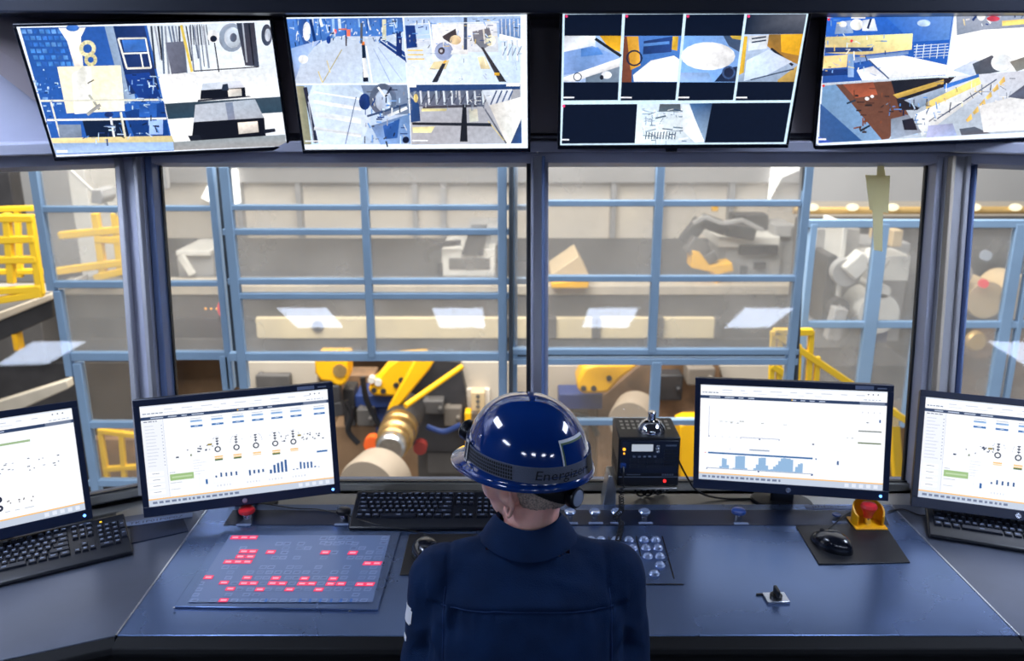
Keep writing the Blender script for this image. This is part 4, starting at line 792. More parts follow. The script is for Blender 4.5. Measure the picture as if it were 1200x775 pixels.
# mats and mice
def mousepad(label, pxs): 
    pts = [(D(*p).x, D(*p).y) for p in pxs]; o = slab('mouse_pad', pts, DZ, DZ+.004, M['pad'], None, .0015); return tag(o, label, 'mouse pad')
mousepad('black mouse pad in front of the yellow guarded stop', [(959.5, 662.5), (1066.5, 660.5), (1036, 615), (932.4, 617.5)])
mousepad('black mouse pad between the touch panel and the operator', [(468.5, 675), (590, 675), (590, 627), (479.5, 627)])
def mouse(label, px, py, yaw):
    T = Matrix.Translation(D(px, py, DZ+.004)) @ Matrix.Rotation(yaw, 4, 'Z') @ Matrix.Scale(1.22, 4); e = empty('computer_mouse', label, 'mouse', T)
    mb = MB(); n, m_ = 24, 9; vs = []; fs = []
    for j in range(m_+1):
        t = j/m_
        for i in range(n):
            a = 2*PI*i/n; k = math.cos(t*PI/2)**.6
            wx = .030*(1+.10*math.cos(a*2))*k; x = wx*math.cos(a); y = .053*math.sin(a)*k - .004*t
            vs.append((x, y, .036*math.sin(t*PI/2)*(1-.25*max(0, y/.053)) if t else 0))
    for j in range(m_):
        for i in range(n): fs.append((j*n+i, j*n+(i+1) % n, (j+1)*n+(i+1) % n, (j+1)*n+i))
    fs.append(tuple(range(n))[::-1]); mb.add(vs, fs); mb.build('shell', M['mouse'], e, smooth=60)
    MB().lathe([(.006, -.0025), (.008, 0), (.006, .0025)], 16, Matrix.Translation((0, .026, .026)) @ Matrix.Rotation(PI/2, 4, 'Y')).build('scroll_wheel', M['blackmat'], e)
    return e
mouse('black mouse on the pad in front of the yellow guarded stop', 974, 640, R(38))
mouse('black mouse left of the operator\'s shoulder', 499, 648, R(10))

# keyboards
def keyboard(label, T, lit=False):
    e = empty('keyboard', label, 'keyboard', T, 'black keyboards on the console')
    w, d = .448, .165
    k = MB(); k.prism([V((-w/2, -d/2, 0)), V((-w/2, -d/2, .011)), V((-w/2, -d/2+.02, .016)), V((-w/2, d/2-.004, .030)), V((-w/2, d/2, .024)), V((-w/2, d/2, 0))], (w, 0, 0)); k.build('case', M['kb'], e, .004)
    k = MB(); k.box((-w/2+.02, d/2-.010, .0), (-w/2+.05, d/2-.002, .005)); 
    tilt = math.atan2(.014, .141); P = .0190
    def zt(y): return .016+(y+d/2-.02)*math.tan(tilt)
    meshes = {}
    def keycap(x, y, kw, kd=.0165):
        kk = (round(kw, 4), round(kd, 4))
        if kk not in meshes:
            b = MB(); hw, hd = kw/2-.0014, kd/2
            lo = [(-hw, -hd), (hw, -hd), (hw, hd), (-hw, hd)]; q = .0022
            hi = [(-hw+q, -hd+q*.8), (hw-q, -hd+q*.8), (hw-q, hd-q), (-hw+q, hd-q)]
            b.add([V((x_, y_, 0)) for x_, y_ in lo]+[V((x_, y_, .0065)) for x_, y_ in hi], [(4, 5, 6, 7), (0, 1, 5, 4), (1, 2, 6, 5), (2, 3, 7, 6), (3, 0, 4, 7)])
            lw = min(hw*.5, .006); b.add([V((-lw, -.001, .0066)), V((lw, -.001, .0066)), V((lw, .0022, .0066)), V((-lw, .0022, .0066))], [(0, 1, 2, 3)], 1)
            meshes[kk] = b.build('key', [M['key'], M['legend']], None, smooth=0); o = meshes[kk]
        else: o = meshes[kk].copy(); COL.objects.link(o)
        o.parent = e; o.location = (x, y, zt(y)); o.rotation_euler = (tilt, 0, 0)
    x0 = -w/2+.014; y0 = d/2-.022
    for i, x in enumerate([0, 2, 3, 4, 5, 6.5, 7.5, 8.5, 9.5, 11, 12, 13, 14]): keycap(x0+(x+.5)*P, y0, P, .012)
    rows = [[1]*13+[2], [1.5]+[1]*12+[1.5], [1.75]+[1]*11+[2.25], [2.25]+[1]*10+[2.75], [1.25, 1.25, 1.25, 5.75, 1.25, 1.25, 1.5, 1.5]]
    for j, row in enumerate(rows):
        x = 0; y = y0-.021-j*P*.98
        for u in row: keycap(x0+(x+u/2)*P, y, u*P); x += u
    nx = x0+15.35*P
    for i in range(3): keycap(nx+(i+.5)*P, y0, P, .012)
    for j in range(2):
        for i in range(3): keycap(nx+(i+.5)*P, y0-.021-j*P*.98, P)
    keycap(nx+1.5*P, y0-.021-3*P*.98, P)
    for i in range(3): keycap(nx+(i+.5)*P, y0-.021-4*P*.98, P)
    mx = nx+3.35*P
    for j in range(4):
        for i in range(3): keycap(mx+(i+.5)*P, y0-.021-j*P*.98, P)
    keycap(mx+P, y0-.021-4*P*.98, 2*P); keycap(mx+2.5*P, y0-.021-4*P*.98, P)
    for j in (.5, 2.5): keycap(mx+3.5*P, y0-.021-j*P*.98, P, .035)
    if lit: MB().box((mx+.012, y0-.002, zt(y0)+.001), (mx+.018, y0+.002, zt(y0)+.0022)).build('lock_light', M['ledyel'], e)
    return e
def KT(x, y, yaw, tl=0, z=DZ, sy=1.0): return Matrix.Translation((x, y, z)) @ Matrix.Rotation(yaw, 4, 'Z') @ Matrix.Rotation(tl, 4, 'X') @ Matrix.Diagonal((1, sy, 1, 1))
keyboard('black keyboard on the left desk wing below the cut-off monitor', KT(-1.288, 2.068, R(30), R(6), DZ+.010, 1.10), True)
keyboard('black keyboard half hidden behind the operator\'s helmet', KT(-.252, 2.312, 0, R(7), DZ+.012))
keyboard('black keyboard on the right desk wing below the cut-off monitor', KT(1.438, 2.200, R(-20), R(7), DZ+.012, 1.10))

# two-way radio on its bracket
rx0, rx1, ry0, ry1, rz0, rz1 = .327, .517, 2.42, 2.585, .852, 1.015
e = empty('two_way_radio', 'black desktop two-way radio with lit display, right of the operator', 'radio', ((rx0+rx1)/2, ry0, rz0))
W2 = (rx1-rx0)/2; HHt = rz1-rz0; DD = ry1-ry0
k = MB().box((-W2, 0, 0), (W2, DD, HHt)); k.build('case', M['radio'], e, .004)
k = MB()
for r_ in range(3):
    for i in range(9): x = -W2+.022+i*.018; y = .075+r_*.028; k.box((x-.005, y-.008, HHt-.0005), (x+.005, y+.008, HHt+.0006))
o = k.build('vent_slots', M['alu'], e); o['kind'] = 'stuff'
k = MB()
for i in range(5): k.box((-W2-.0006, .03+i*.024, .03), (-W2+.0005, .042+i*.024, .075))
o = k.build('side_vents', M['blackmat'], e); o['kind'] = 'stuff'
MB().box((-W2+.008, -.006, .045), (W2-.006, .002, HHt-.008)).build('control_head', M['radioface'], e, .003)
F = Matrix.Rotation(PI/2, 4, 'X')
def fr(x0, x1, z0, z1, m, nm, dy=-.0085): return MB().box((x0, dy, z0), (x1, -.006, z1)).build(nm, m, e)
fr(-W2+.040, -W2+.105, HHt-.042, HHt-.020, M['lcd'], 'display')
for i in range(5): fr(-W2+.044+i*.016, -W2+.052+i*.016, HHt-.062, HHt-.058, M['legend'], 'function_key', -.0095)
for i in range(3): MB().ball((-W2+.120, -.007, HHt-.026-i*.0095), (.0055, .002, .0038), 12, 6).build('side_key', M['silver'], e)
for j in range(2):
    for i in range(4): fr(-W2+.036+i*.026, -W2+.059+i*.026, HHt-.082-j*.018, HHt-.067-j*.018, M['key'], 'keypad_key', -.0078)
for j in range(5): fr(W2-.050, W2-.012, HHt-.045-j*.012, HHt-.037-j*.012, M['black'], 'speaker_slat', -.0078)
k = MB()
for i in range(8): k.box((W2-.046+i*.0042, -.0078, HHt-.026), (W2-.0432+i*.0042, -.0062, HHt-.0215))
k.build('lettering', M['legend'], e)
k = MB()
for i in range(5): k.box((W2-.052+i*.0075, -.0012, .036), (W2-.0465+i*.0075, .0002, .042))
k.build('lettering', M['legend'], e)
k = MB()
for i in range(8): k.box((-W2+.028+i*.0055, -.0012, .038), (-W2+.032+i*.0055, .0002, .0405))
k.build('lettering', M['legend'], e)
MB().box((-W2+.004, -.001, .030), (W2-.004, .0002, .0325)).build('trim_line', M['legend'], e)
MB().lathe([(.0048, 0), (.0044, .002)], 14, Matrix.Translation((W2-.043, -.001, .018)) @ F).build('power_light', M['ledred'], e)
MB().lathe([(.0048, 0), (.0044, .003)], 14, Matrix.Translation((-W2+.017, -.006, HHt-.036)) @ F).build('call_light', M['ledora'], e)
MB().lathe([(.0028, 0), (.0026, .003)], 12, Matrix.Translation((-W2+.017, -.006, HHt-.050)) @ F).build('call_light', M['ledora'], e)
MB().box((-W2+.006, -.014, .066), (-W2+.024, -.004, .082)).build('jack_plug', M['blueknob'], e, .003)
# chrome antenna foot
e = empty('antenna_mount', 'chrome round antenna foot standing on top of the radio', 'antenna mount', Matrix.Translation((.434, 2.472, rz1)) @ Matrix.Scale(1.4, 4))
MB().lathe([(.030, 0), (.031, .006), (.029, .012), (.021, .022), (.013, .027)], 30).build('foot', M['chrome'], e)
MB().lathe([(.009, .027), (.009, .045), (.0075, .047)], 16).build('stem', M['chrome'], e)
# bracket
mb = MB()
mb.box((rx0-.012, ry0-.012, rz0-.008), (rx1-.004, ry0+.15, rz0-.001))
mb.prism([V((rx0-.046, ry0-.02, .787)), V((rx0-.004, ry0-.02, .787)), V((rx0-.004, ry0-.02, rz0-.004)), V((rx0-.018, ry0-.02, rz0+.045)), V((rx0-.030, ry0-.02, rz0+.045))], (0, .07, 0))
o = mb.build('radio_bracket', M['alu'], bevel=.003); tag(o, 'bare aluminium bracket holding up the radio', 'bracket')
# coiled cord and loose cables
def coil(pts, R_, turns, n=700):
    pts = [V(p) for p in pts]; seg = [(pts[i+1]-pts[i]).length for i in range(len(pts)-1)]; tot = sum(seg)
    def at(t):
        d = t*tot; i = 0
        while i < len(seg)-1 and d > seg[i]: d -= seg[i]; i += 1
        f = min(1, d/seg[i]); a, b = pts[i], pts[i+1]; p0 = pts[i-1] if i else a; p3 = pts[i+2] if i+2 < len(pts) else b
        return .5*((2*a)+(b-p0)*f+(2*p0-5*a+4*b-p3)*f*f+(3*a-p0-3*b+p3)*f**3)
    out = []
    for i in range(n+1):
        t = i/n; c = at(t); tg = (at(min(1, t+.01))-at(max(0, t-.01))).normalized(); u = tg.cross(V((0, 1, .2))).normalized(); w = tg.cross(u)
        a = 2*PI*turns*t; out.append(c+(u*math.cos(a)+w*math.sin(a))*R_)
    return out
P0 = V((rx0+.015, ry0-.014, rz0+.072)); 
cpts = [V((rx0+.012, ry0-.03, rz0+.02)), V((rx0+.008, ry0-.045, .84)), D(728, 598, .825), D(721, 607, .825), D(728, 613, .815), D(724, 634, .815), D(716, 650, .812)]
mb = MB().tube(coil(cpts, .0068, 34), .0019, 6); o = mb.build('coiled_cord', M['cable'], smooth=80); tag(o, 'black coiled microphone cord hanging from the radio onto the buttons', 'cord')
MB().tube([P0, P0+V((0, -.012, -.012)), cpts[0]+V((0, 0, .004)), cpts[0]], .0028, 8).build('lead', M['cable'], o)
def smooth_pts(pts, n=8):
    pts = [V(p) for p in pts]; out = []
    for i in range(len(pts)-1):
        a, b = pts[i], pts[i+1]; p0 = pts[i-1] if i else a; p3 = pts[i+2] if i+2 < len(pts) else b
        for k in range(n): f = k/n; out.append(.5*((2*a)+(b-p0)*f+(2*p0-5*a+4*b-p3)*f*f+(3*a-p0-3*b+p3)*f**3))
    out.append(pts[-1]); return out
def cable(label, pts, r=.0024, name='cable'):
    o = MB().tube(smooth_pts(pts), r, 8).build(name, M['cable'], smooth=80); return tag(o, label, 'cable')
cable('thin black cable sagging from the radio towards the right monitor', [(rx1+.002, 2.50, .93), (rx1+.03, 2.49, .87), (.59, 2.47, .81), (.66, 2.46, .79), (.76, 2.46, .788)], .003)
for i, (dx, rr_) in enumerate(((-.01, .028), (.012, .030), (.030, .026), (.048, .030), (.066, .027))):
    pts = [V((rx0+.095+dx+rr_*.7*math.cos(2*PI*k/16), 2.475+.006*i, .818+rr_*math.sin(2*PI*k/16))) for k in range(17)]
    o = MB().tube(pts, .0034, 8).build('cable_loop', M['cable'], smooth=80); tag(o, ('leftmost', 'second from left', 'middle', 'second from right', 'rightmost')[i]+' of the black spare cable loops hanging under the radio', 'cable', 'spare cable loops under the radio')
cable('black cord of the left mouse lying over the front of the centre keyboard', [D(502, 639, .815), D(498, 628, .81), D(480, 622, .825), D(440, 615, .84), D(415, 607, .82), D(405, 603, .83)], .0018)
cable('black cord of the right mouse running to the key switch', [D(960, 632, .81), D(966, 624, .806), D(978, 614, .806), D(992, 603, .806), D(1004, 598, .806)], .0018)
cable('black cable lying along the desk edge behind the touch panel', [D(268, 594, .803), D(300, 590, .803), D(345, 596, .805), D(372, 597, .805), D(398, 602, .805)], .0016)
cable('thin cable from the yellow guarded stop to the right keyboard', [D(1040, 600, .803), D(1058, 597, .803), D(1078, 604, .803), D(1094, 603, .806)], .0018)
# taped paper on the glass
gn = V((0, -COSA, SINA)); gp = m0
e = empty('taped_note', 'yellowed paper strips taped to the glass near the right corner post', 'paper note')
def onglass(px, py, off=.004): return at_plane(px, py, gp+gn*off, gn)
for nm, pts, off in (('tape', [(1029, 184), (1034, 184), (1038, 208), (1027, 208)], .003), ('paper', [(1014, 205), (1043, 206), (1041, 250), (1019, 246)], .004), ('paper_tail', [(1022, 236), (1035, 238), (1034, 295), (1024, 293)], .006)):
    MB().prism([onglass(*q, off) for q in pts], gn*.0006).build(nm, M['tape'], e)
# ------------------------------------------------------------------ the hall beyond the glass
def boxp(mb, x0, y0, x1, y1, Y, dep, mi=0):
    ym = (y0+y1)/2; a = at_y(x0, ym, Y).x; b = at_y(x1, ym, Y).x; mb.box((a, Y, at_y(0, y1, Y).z), (b, Y+dep, at_y(0, y0, Y).z), None, mi); return mb
def BX(name, label, cat, x0, y0, x1, y1, Y, dep, m, parent=None, bevel=.01, group=None):
    o = boxp(MB(), x0, y0, x1, y1, Y, dep).build(name, M[m], parent, bevel)
    return tag(o, label, cat, group) if label else o
def PR(name, label, cat, pts, Y, dep, m, parent=None, bevel=.01, group=None):
    o = MB().prism([at_y(x, y, Y) for x, y in pts], (0, dep, 0)).build(name, M[m], parent, bevel)
    return tag(o, label, cat, group) if label else o
def BAR(name, label, cat, pts, Y, w, m, parent=None, group=None, dep=None):
    mb = MB()
    for i in range(len(pts)-1): mb.beam(at_y(*pts[i], Y), at_y(*pts[i+1], Y), (0, 1, 0), w*(1.18 if 'rail' in name else 1), w)
    o = mb.build(name, M[m], parent, w*.12); return tag(o, label, cat, group) if label else o
def disc(name, px, py, Y, rpx, dep, m, parent=None, prof=None, tilt=None):
    c = at_y(px, py, Y); zc = (c-CAMP).dot(ray(600, 387.5)); r = rpx*zc/FPX
    T = Matrix.Translation(c) @ Matrix.Rotation(PI/2, 4, 'X')
    if tilt: T = Matrix.Translation(c) @ tilt
    return MB().lathe(prof(r) if prof else [(r, 0), (r, -dep)] if False else [(r, -dep), (r, 0)], 28, T).build(name, M[m], parent)
HZ = -3.2
struct('floor_hall', MB().box((-14, 3.0, HZ-.1), (14, 16, HZ)), M['conc'])
mb = MB(); mb.box((-14, 15.8, HZ), (14, 16, 7)); struct('ceiling_hall', MB().box((-14, 3.4, 7), (14, 16, 7.1)), M['grayw']); struct('wall_hall_back', mb, M['cream'])
struct('wall_hall_left', MB().box((-14.2, 3.4, HZ), (-14, 16, 7)), M['grayw']); struct('wall_hall_right', MB().box((14, 3.4, HZ), (14.2, 16, 7)), M['grayw'])
# cream panel joints and pilasters on the far wall
for px in (283, 352, 487, 520, 718, 775, 855): struct('trim_pilaster', boxp(MB(), px-3, 212, px+3, 332, 15.6, .2), M['grayw'])
struct('trim_upper_band', boxp(MB(), -260, 120, 1460, 214, 15.55, .12), M['grayw'])
struct('trim_right_cladding', boxp(MB(), 944, 120, 1500, 236, 9.0, .12), M['grayw'])
struct('trim_left_cladding', boxp(MB(), -200, 150, 150, 330, 13.0, .2), M['grayw'])
# long machine gantry across the hall
g = empty('machine_gantry', 'long horizontal grey and cream machine gantry across the middle of the hall', 'gantry', (0, 10, HZ))
def G(name, x0, y0, x1, y1, Y, dep, m):
    o = boxp(MB(), x0, y0, x1, y1, Y, dep).build(name, M[m], None, .01); o.parent = g; o.location = -g.location; return o
G('deck', 60, 326, 940, 334, 10.7, 3, 'dark'); G('back_edge', 60, 318, 940, 328, 13.0, .3, 'darkb'); G('lip', 60, 335, 940, 346, 10.2, .5, 'lip')
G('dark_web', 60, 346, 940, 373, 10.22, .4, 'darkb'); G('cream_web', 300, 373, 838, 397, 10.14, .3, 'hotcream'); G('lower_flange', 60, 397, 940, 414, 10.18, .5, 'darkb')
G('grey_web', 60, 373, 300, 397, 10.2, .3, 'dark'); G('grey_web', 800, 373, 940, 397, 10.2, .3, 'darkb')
for a, b in ((430, 437), (592, 600), (640, 652), (694, 704), (770, 778), (838, 846)): G('web_post', a, 373, b, 397, 10.08, .2, 'darkb')
o = disc('port', 372, 383, 10.11, 7, .1, 'dark'); o.parent = g; o.location = -g.location
o = disc('port', 863, 380, 10.15, 8, .1, 'dark'); o.parent = g; o.location = -g.location
# machines standing on the gantry deck
m_ = empty('control_cabinet', 'off-white machine cabinet with a dark hood standing on the gantry, behind the centre-left panes', 'machine', at_y(550, 320, 10.9))
def sub(root, o): o.parent = root; o.location = -root.location; return o
def S(root, fn, *a, **k): o = fn(a[0], None, None, *a[1:], **k); return sub(root, o)
S(m_, BX, 'body', 518, 292, 580, 324, 10.8, 1.0, 'mwhite'); S(m_, BX, 'opening', 526, 303, 574, 316, 10.78, .05, 'darkb'); S(m_, PR, 'hood', [(540, 300), (566, 300), (570, 272), (550, 272)], 10.75, .6, 'dark'); S(m_, BX, 'top_unit', 548, 266, 590, 288, 11.2, .8, 'mgrey')
S(m_, BAR, 'hose', [(540, 284), (520, 286), (504, 292), (500, 300), (504, 306)], 10.7, .07, 'dark'); S(m_, BX, 'foot', 512, 308, 520, 326, 10.8, .3, 'dark')
m_ = empty('machine_tool', 'grey machine cabinet behind the right centre panes, with a folded dark robot arm', 'machine', at_y(880, 322, 10.9))
S(m_, BX, 'body', 850, 284, 915, 326, 10.8, 1.0, 'mgrey'); S(m_, BX, 'hood', 842, 278, 914, 290, 10.7, 1.1, 'mwhite'); S(m_, BX, 'opening', 866, 287, 912, 299, 10.68, .05, 'dark'); S(m_, BX, 'panel', 868, 312, 876, 322, 10.7, .06, 'dark'); S(m_, BX, 'panel', 884, 308, 898, 316, 10.7, .06, 'dark'); S(m_, BX, 'side_tower', 912, 264, 930, 326, 10.9, .6, 'mgrey'); S(m_, BX, 'top_box', 908, 264, 928, 278, 10.8, .3, 'mgrey')
m_ = empty('industrial_robot', 'dark jointed robot arm with a yellow gripper in front of the grey machine cabinet', 'robot', at_y(825, 325, 10.6))
S(m_, BAR, 'upper_arm', [(802, 284), (822, 258), (850, 268), (884, 274)], 10.6, .17, 'dark'); S(m_, BAR, 'lower_arm', [(806, 284), (826, 296), (832, 308)], 10.5, .22, 'darkb'); S(m_, BAR, 'hose', [(812, 262), (826, 254), (846, 262), (870, 258), (894, 270)], 10.3, .05, 'mgrey'); S(m_, PR, 'gripper', [(812, 294), (820, 296), (832, 312), (858, 308), (860, 318), (842, 322), (842, 334), (838, 334), (838, 320), (810, 314)], 10.35, .3, 'yel'); S(m_, BX, 'beacon', 835, 240, 842, 248, 10.8, .1, 'yel'); S(m_, BX, 'drive', 860, 252, 900, 272, 11.2, .3, 'dark')
m_ = empty('crate', 'cream wedge-shaped crate on the gantry beside the centre mullion', 'crate', at_y(668, 336, 10.3))
S(m_, PR, 'side', [(646, 322), (678, 300), (690, 322), (688, 336), (646, 336)], 10.1, .8, 'beige'); S(m_, PR, 'base', [(646, 332), (690, 328), (690, 338), (646, 338)], 10.05, .1, 'yel')
m_ = empty('drive_unit', 'small grey drive unit with stick levers on the gantry at the far left pane', 'machine', at_y(225, 328, 10.8))
S(m_, BX, 'body', 208, 298, 250, 326, 10.8, .8, 'mgrey'); S(m_, BAR, 'lever', [(212, 300), (226, 322)], 10.6, .08, 'mwhite'); S(m_, BX, 'cap', 206, 294, 246, 300, 10.7, .9, 'mwhite')
# clouded screens around the line: painted frames with plastic panes
def partition(label, Y, bars, panes, m='plexi', w=None, name='safety_screen'):
    r = empty(name, label, 'partition', (0, Y, HZ))
    for (x0, y0, x1, y1, pw) in bars:
        a = at_y(x0, y0, Y); b = at_y(x1, y1, Y); zc = (a-CAMP).dot(ray(600, 387.5)); W_ = pw*zc/FPX
        if abs(a.z-b.z) > abs(a.x-b.x): dp = .05; xm = (a.x+b.x)/2; a.x = b.x = xm
        else: dp = .044; a.z = b.z = (a.z+b.z)/2
        mb = MB().beam(a, b, (0, 1, 0), dp, W_); sub(r, mb.build('frame_bar', M['frame'], None, .004))
    for (x0, y0, x1, y1, pm) in panes: sub(r, boxp(MB(), x0, y0, x1, y1, Y+.005, .008).build('pane', M[pm], None, 0, 0))
    return r
PY = 4.3
partition('blue framed clouded screen in the middle of the left centre window', PY,
          [(265, 195, 286, 455, 11), (427, 190, 435, 418, 9), (588, 190, 590, 470, 11), (262, 193, 600, 193, 6), (262, 243, 600, 243, 6), (262, 272, 600, 271, 7), (268, 330, 600, 329, 7), (275, 347, 600, 346, 7), (270, 418, 600, 417, 10)],
          [(272, 190, 590, 418, 'plexi')])
partition('narrow blue framed screen left of the wide clouded screen', PY+.03, [(247, 195, 272, 455, 8), (190, 244, 255, 244, 6), (190, 332, 262, 332, 6), (190, 416, 268, 416, 10), (269, 416, 275, 590, 10)], [(185, 190, 258, 416, 'plexi')])
partition('blue framed clouded screen right of the centre mullion', PY,
          [(768, 188, 769, 412, 10), (941, 188, 930, 450, 10), (640, 238, 938, 238, 7), (640, 326, 936, 326, 7), (600, 412, 935, 411, 7), (764, 423, 765, 600, 11), (600, 423, 934, 423, 8)],
          [(603, 186, 936, 412, 'plexi')])
partition('low blue framed opening behind the radio', PY+.35, [(600, 494, 920, 494, 7), (640, 600, 920, 600, 7)], [(605, 430, 760, 600, 'plexilow')])
partition('thin grey post and blue frame beside the centre mullion', PY+.06, [(603, 190, 604, 470, 6), (598, 243, 625, 243, 6), (598, 329, 625, 329, 7), (598, 410, 625, 410, 6)], [], name='post_frame')
partition('blue framed double door behind the taped paper note', 5.2, [(947, 262, 940, 452, 8), (1027, 262, 1014, 470, 16), (942, 262, 1110, 262, 9), (940, 380, 1110, 380, 8), (1082, 262, 1068, 500, 10)], [(946, 262, 1080, 500, 'plexi')], name='framed_door')
partition('blue framed door seen in the far right pane', 5.2, [(1120, 262, 1260, 262, 9), (1110, 380, 1260, 380, 8), (1188, 262, 1168, 480, 14), (1202, 262, 1186, 480, 6)], [(1092, 262, 1186, 600, 'plexi'), (1190, 262, 1290, 600, 'plexi')], name='framed_door')
partition('blue framed screen across the left side pane in front of the yellow railing', PY, [(40, 195, 62, 340, 10), (62, 340, 90, 440, 9), (92, 425, 116, 590, 10), (48, 245, 175, 245, 7), (58, 333, 185, 333, 8), (85, 417, 200, 417, 10), (100, 497, 190, 497, 8), (105, 565, 190, 565, 8)],
          [(50, 190, 190, 333, 'plexi'), (75, 333, 200, 417, 'plexi'), (104, 425, 200, 565, 'plexilow')])
# dark strips stand in for gaps between sections, beside slim steel posts
PR('post_gap_strip', 'dark slim strip standing in for the shaded gap between the narrow and the wide clouded screens', 'column', [(252, 195), (257, 195), (281, 455), (276, 455)], PY+.1, .08, 'frame_d')  # shade of the gap between two posts, put into a dark strip
PR('post_gap_strip', 'grey slim steel column right of the wide clouded screen', 'column', [(596, 190), (602, 190), (601, 470), (596, 470)], PY-.06, .08, 'frame_d')
PR('post_gap_strip', 'dark slim steel column left of the framed double door', 'column', [(943, 188), (948, 188), (936, 450), (931, 450)], PY-.02, .08, 'frame_d')
PR('gap_strip', 'dark horizontal strip standing in for the shaded gap between the two blue bars right of the centre mullion', 'rail', [(600, 414), (936, 413), (936, 419), (600, 420)], PY+.05, .04, 'frame_d')  # no part of its own: dark colour stands for the shaded gap
# red beacon
e = empty('warning_beacon', 'glowing red warning beacon on the narrow blue frame', 'beacon', at_y(262, 362, PY+.2))
MB().ball((0, 0, 0), (.035, .03, .05), 14, 8).build('dome', M['redglow'], e)
for i in range(3): MB().ball((-.045-.03*i, .02, -.005), .007, 8, 6).build('indicator', M['ledora'], e)
MB().lathe([(.03, -.07), (.03, -.04)], 14).build('base', M['dark'], e)
# floodlights high in the hall
def flood(label, pts, Y): 
    o = MB().prism([at_y(x, y, Y) for x, y in pts], (0, .12, 0)).build('wall_light_panel', M['flood']); tag(o, label, 'light')
flood('bright white light opening high behind the right edge of the centre-right screen', [(906, 196), (936, 186), (940, 198), (916, 208), (902, 234)], 15.43)
flood('bright white light opening high behind the narrow screen on the left', [(236, 232), (245, 214), (250, 212), (252, 240)], 15.43)
flood('bright white light opening beside the slim dark gap strip on the left', [(266, 200), (276, 198), (280, 238), (268, 242)], 15.43)
# pipe with little lamps
pp = empty('lamp_pipe', 'gold coloured pipe with small round lamps along the wall, right of the clouded screens', 'pipe', at_y(1020, 247, 8.0))
c = at_y(1020, 247, 8.0); MB().tube([at_y(930, 247, 8.0)-c, at_y(1320, 246, 8.0)-c], .035, 12).build('pipe', M['gold'], pp)
for px in (952, 999, 1046, 1142, 1190, 1238): q = at_y(px, 243, 7.95)-c; MB().ball(q, (.06, .04, .035), 12, 6).build('lamp', M['bulb'], pp)
# machinery behind the framed doors (softly seen)
m_ = empty('robot_cell', 'light grey robot and machine columns behind the framed double door', 'machine', at_y(1000, 440, 7))
for nm, x0, y0, x1, y1, Y, mm in (('column', 950, 268, 1000, 430, 7.6, 'mgrey'), ('column', 966, 300, 978, 380, 7.2, 'dark'), ('column', 984, 262, 990, 350, 7.2, 'mwhite'), ('cabinet', 1000, 285, 1060, 400, 7.8, 'mgrey'), ('cabinet', 1016, 300, 1066, 330, 7.4, 'mwhite'), ('base_block', 946, 380, 1010, 420, 7.3, 'mgrey'), ('base_block', 1022, 388, 1040, 402, 7.2, 'mblue'), ('dark_bay', 940, 262, 1100, 470, 8.6, 'darkb'), ('hanging_unit', 1046, 270, 1058, 290, 7.2, 'beige')):
    S(m_, BX, nm, x0, y0, x1, y1, Y, .5, mm)
for px, py, rr_, mm in ((992, 320, 16, 'mgrey'), (1030, 368, 24, 'mwhite'), (984, 362, 12, 'dark'), (1050, 430, 14, 'steel'), (1036, 342, 8, 'mwhite')): sub(m_, disc('joint', px, py, 7.1, rr_, .4, mm))
S(m_, BAR, 'arm', [(992, 320), (1014, 300), (1034, 312)], 7.1, .16, 'mwhite'); S(m_, BAR, 'arm', [(984, 360), (974, 398)], 7.05, .12, 'mgrey')
m_ = empty('roll_stand', 'brown and dark machine with a round cream drum behind the far right pane', 'machine', at_y(1150, 450, 7))
for nm, x0, y0, x1, y1, Y, mm in (('dark_housing', 1110, 262, 1330, 390, 8.0, 'dark'), ('bed', 1100, 385, 1330, 470, 7.8, 'brown'), ('base', 1090, 470, 1330, 600, 7.9, 'darkb')): S(m_, BX, nm, x0, y0, x1, y1, Y, .5, mm)
for px, py, rr_, mm in ((1124, 322, 16, 'mgrey'), (1156, 352, 22, 'beige'), (1150, 400, 22, 'brown'), (1196, 350, 26, 'beige'), (1128, 395, 14, 'dark'), (1186, 410, 20, 'brown')): sub(m_, disc('drum', px, py, 7.4, rr_, .4, mm))
sub(m_, disc('signal_light', 1157, 300, 7.3, 6, .05, 'lcd')); sub(m_, disc('signal_light', 1154, 333, 7.3, 5, .05, 'redglow'))
o = disc('gauge_ring', 1140, 398, 7.2, 12, .08, 'gold', None, lambda r: [(r*.8, 0), (r, .02), (r, .06), (r*.8, .08)]); sub(m_, o)
sl = BX('machine_bench', 'dark low machine bench under the far right panes', 'bench', 950, 428, 1070, 470, 6.6, .5, 'dark')
# yellow stair rail, right
sr = empty('stair_railing', 'yellow stair railing going down to the right below the clouded screen', 'railing', at_y(940, 450, 4.9))
for pts in ([(906, 388), (903, 470)], [(914, 392), (912, 470)], [(928, 400), (926, 470)], [(936, 404), (934, 470)], [(951, 388), (946, 470)], [(958, 418), (955, 470)]): sub(sr, BAR('baluster', None, None, pts, 4.9, .032, 'yelrail'))
for pts in ([(906, 389), (952, 389)], [(907, 390), (1000, 452), (1080, 505)], [(904, 428), (980, 478)]): sub(sr, BAR('handrail', None, None, pts, 4.9, .040, 'yelrail'))
BAR('guard_rail', 'short slanted yellow rail seen between the two right monitors', 'railing', [(1046, 480), (1052, 560), (1060, 570)], 5.4, .06, 'yelrail')
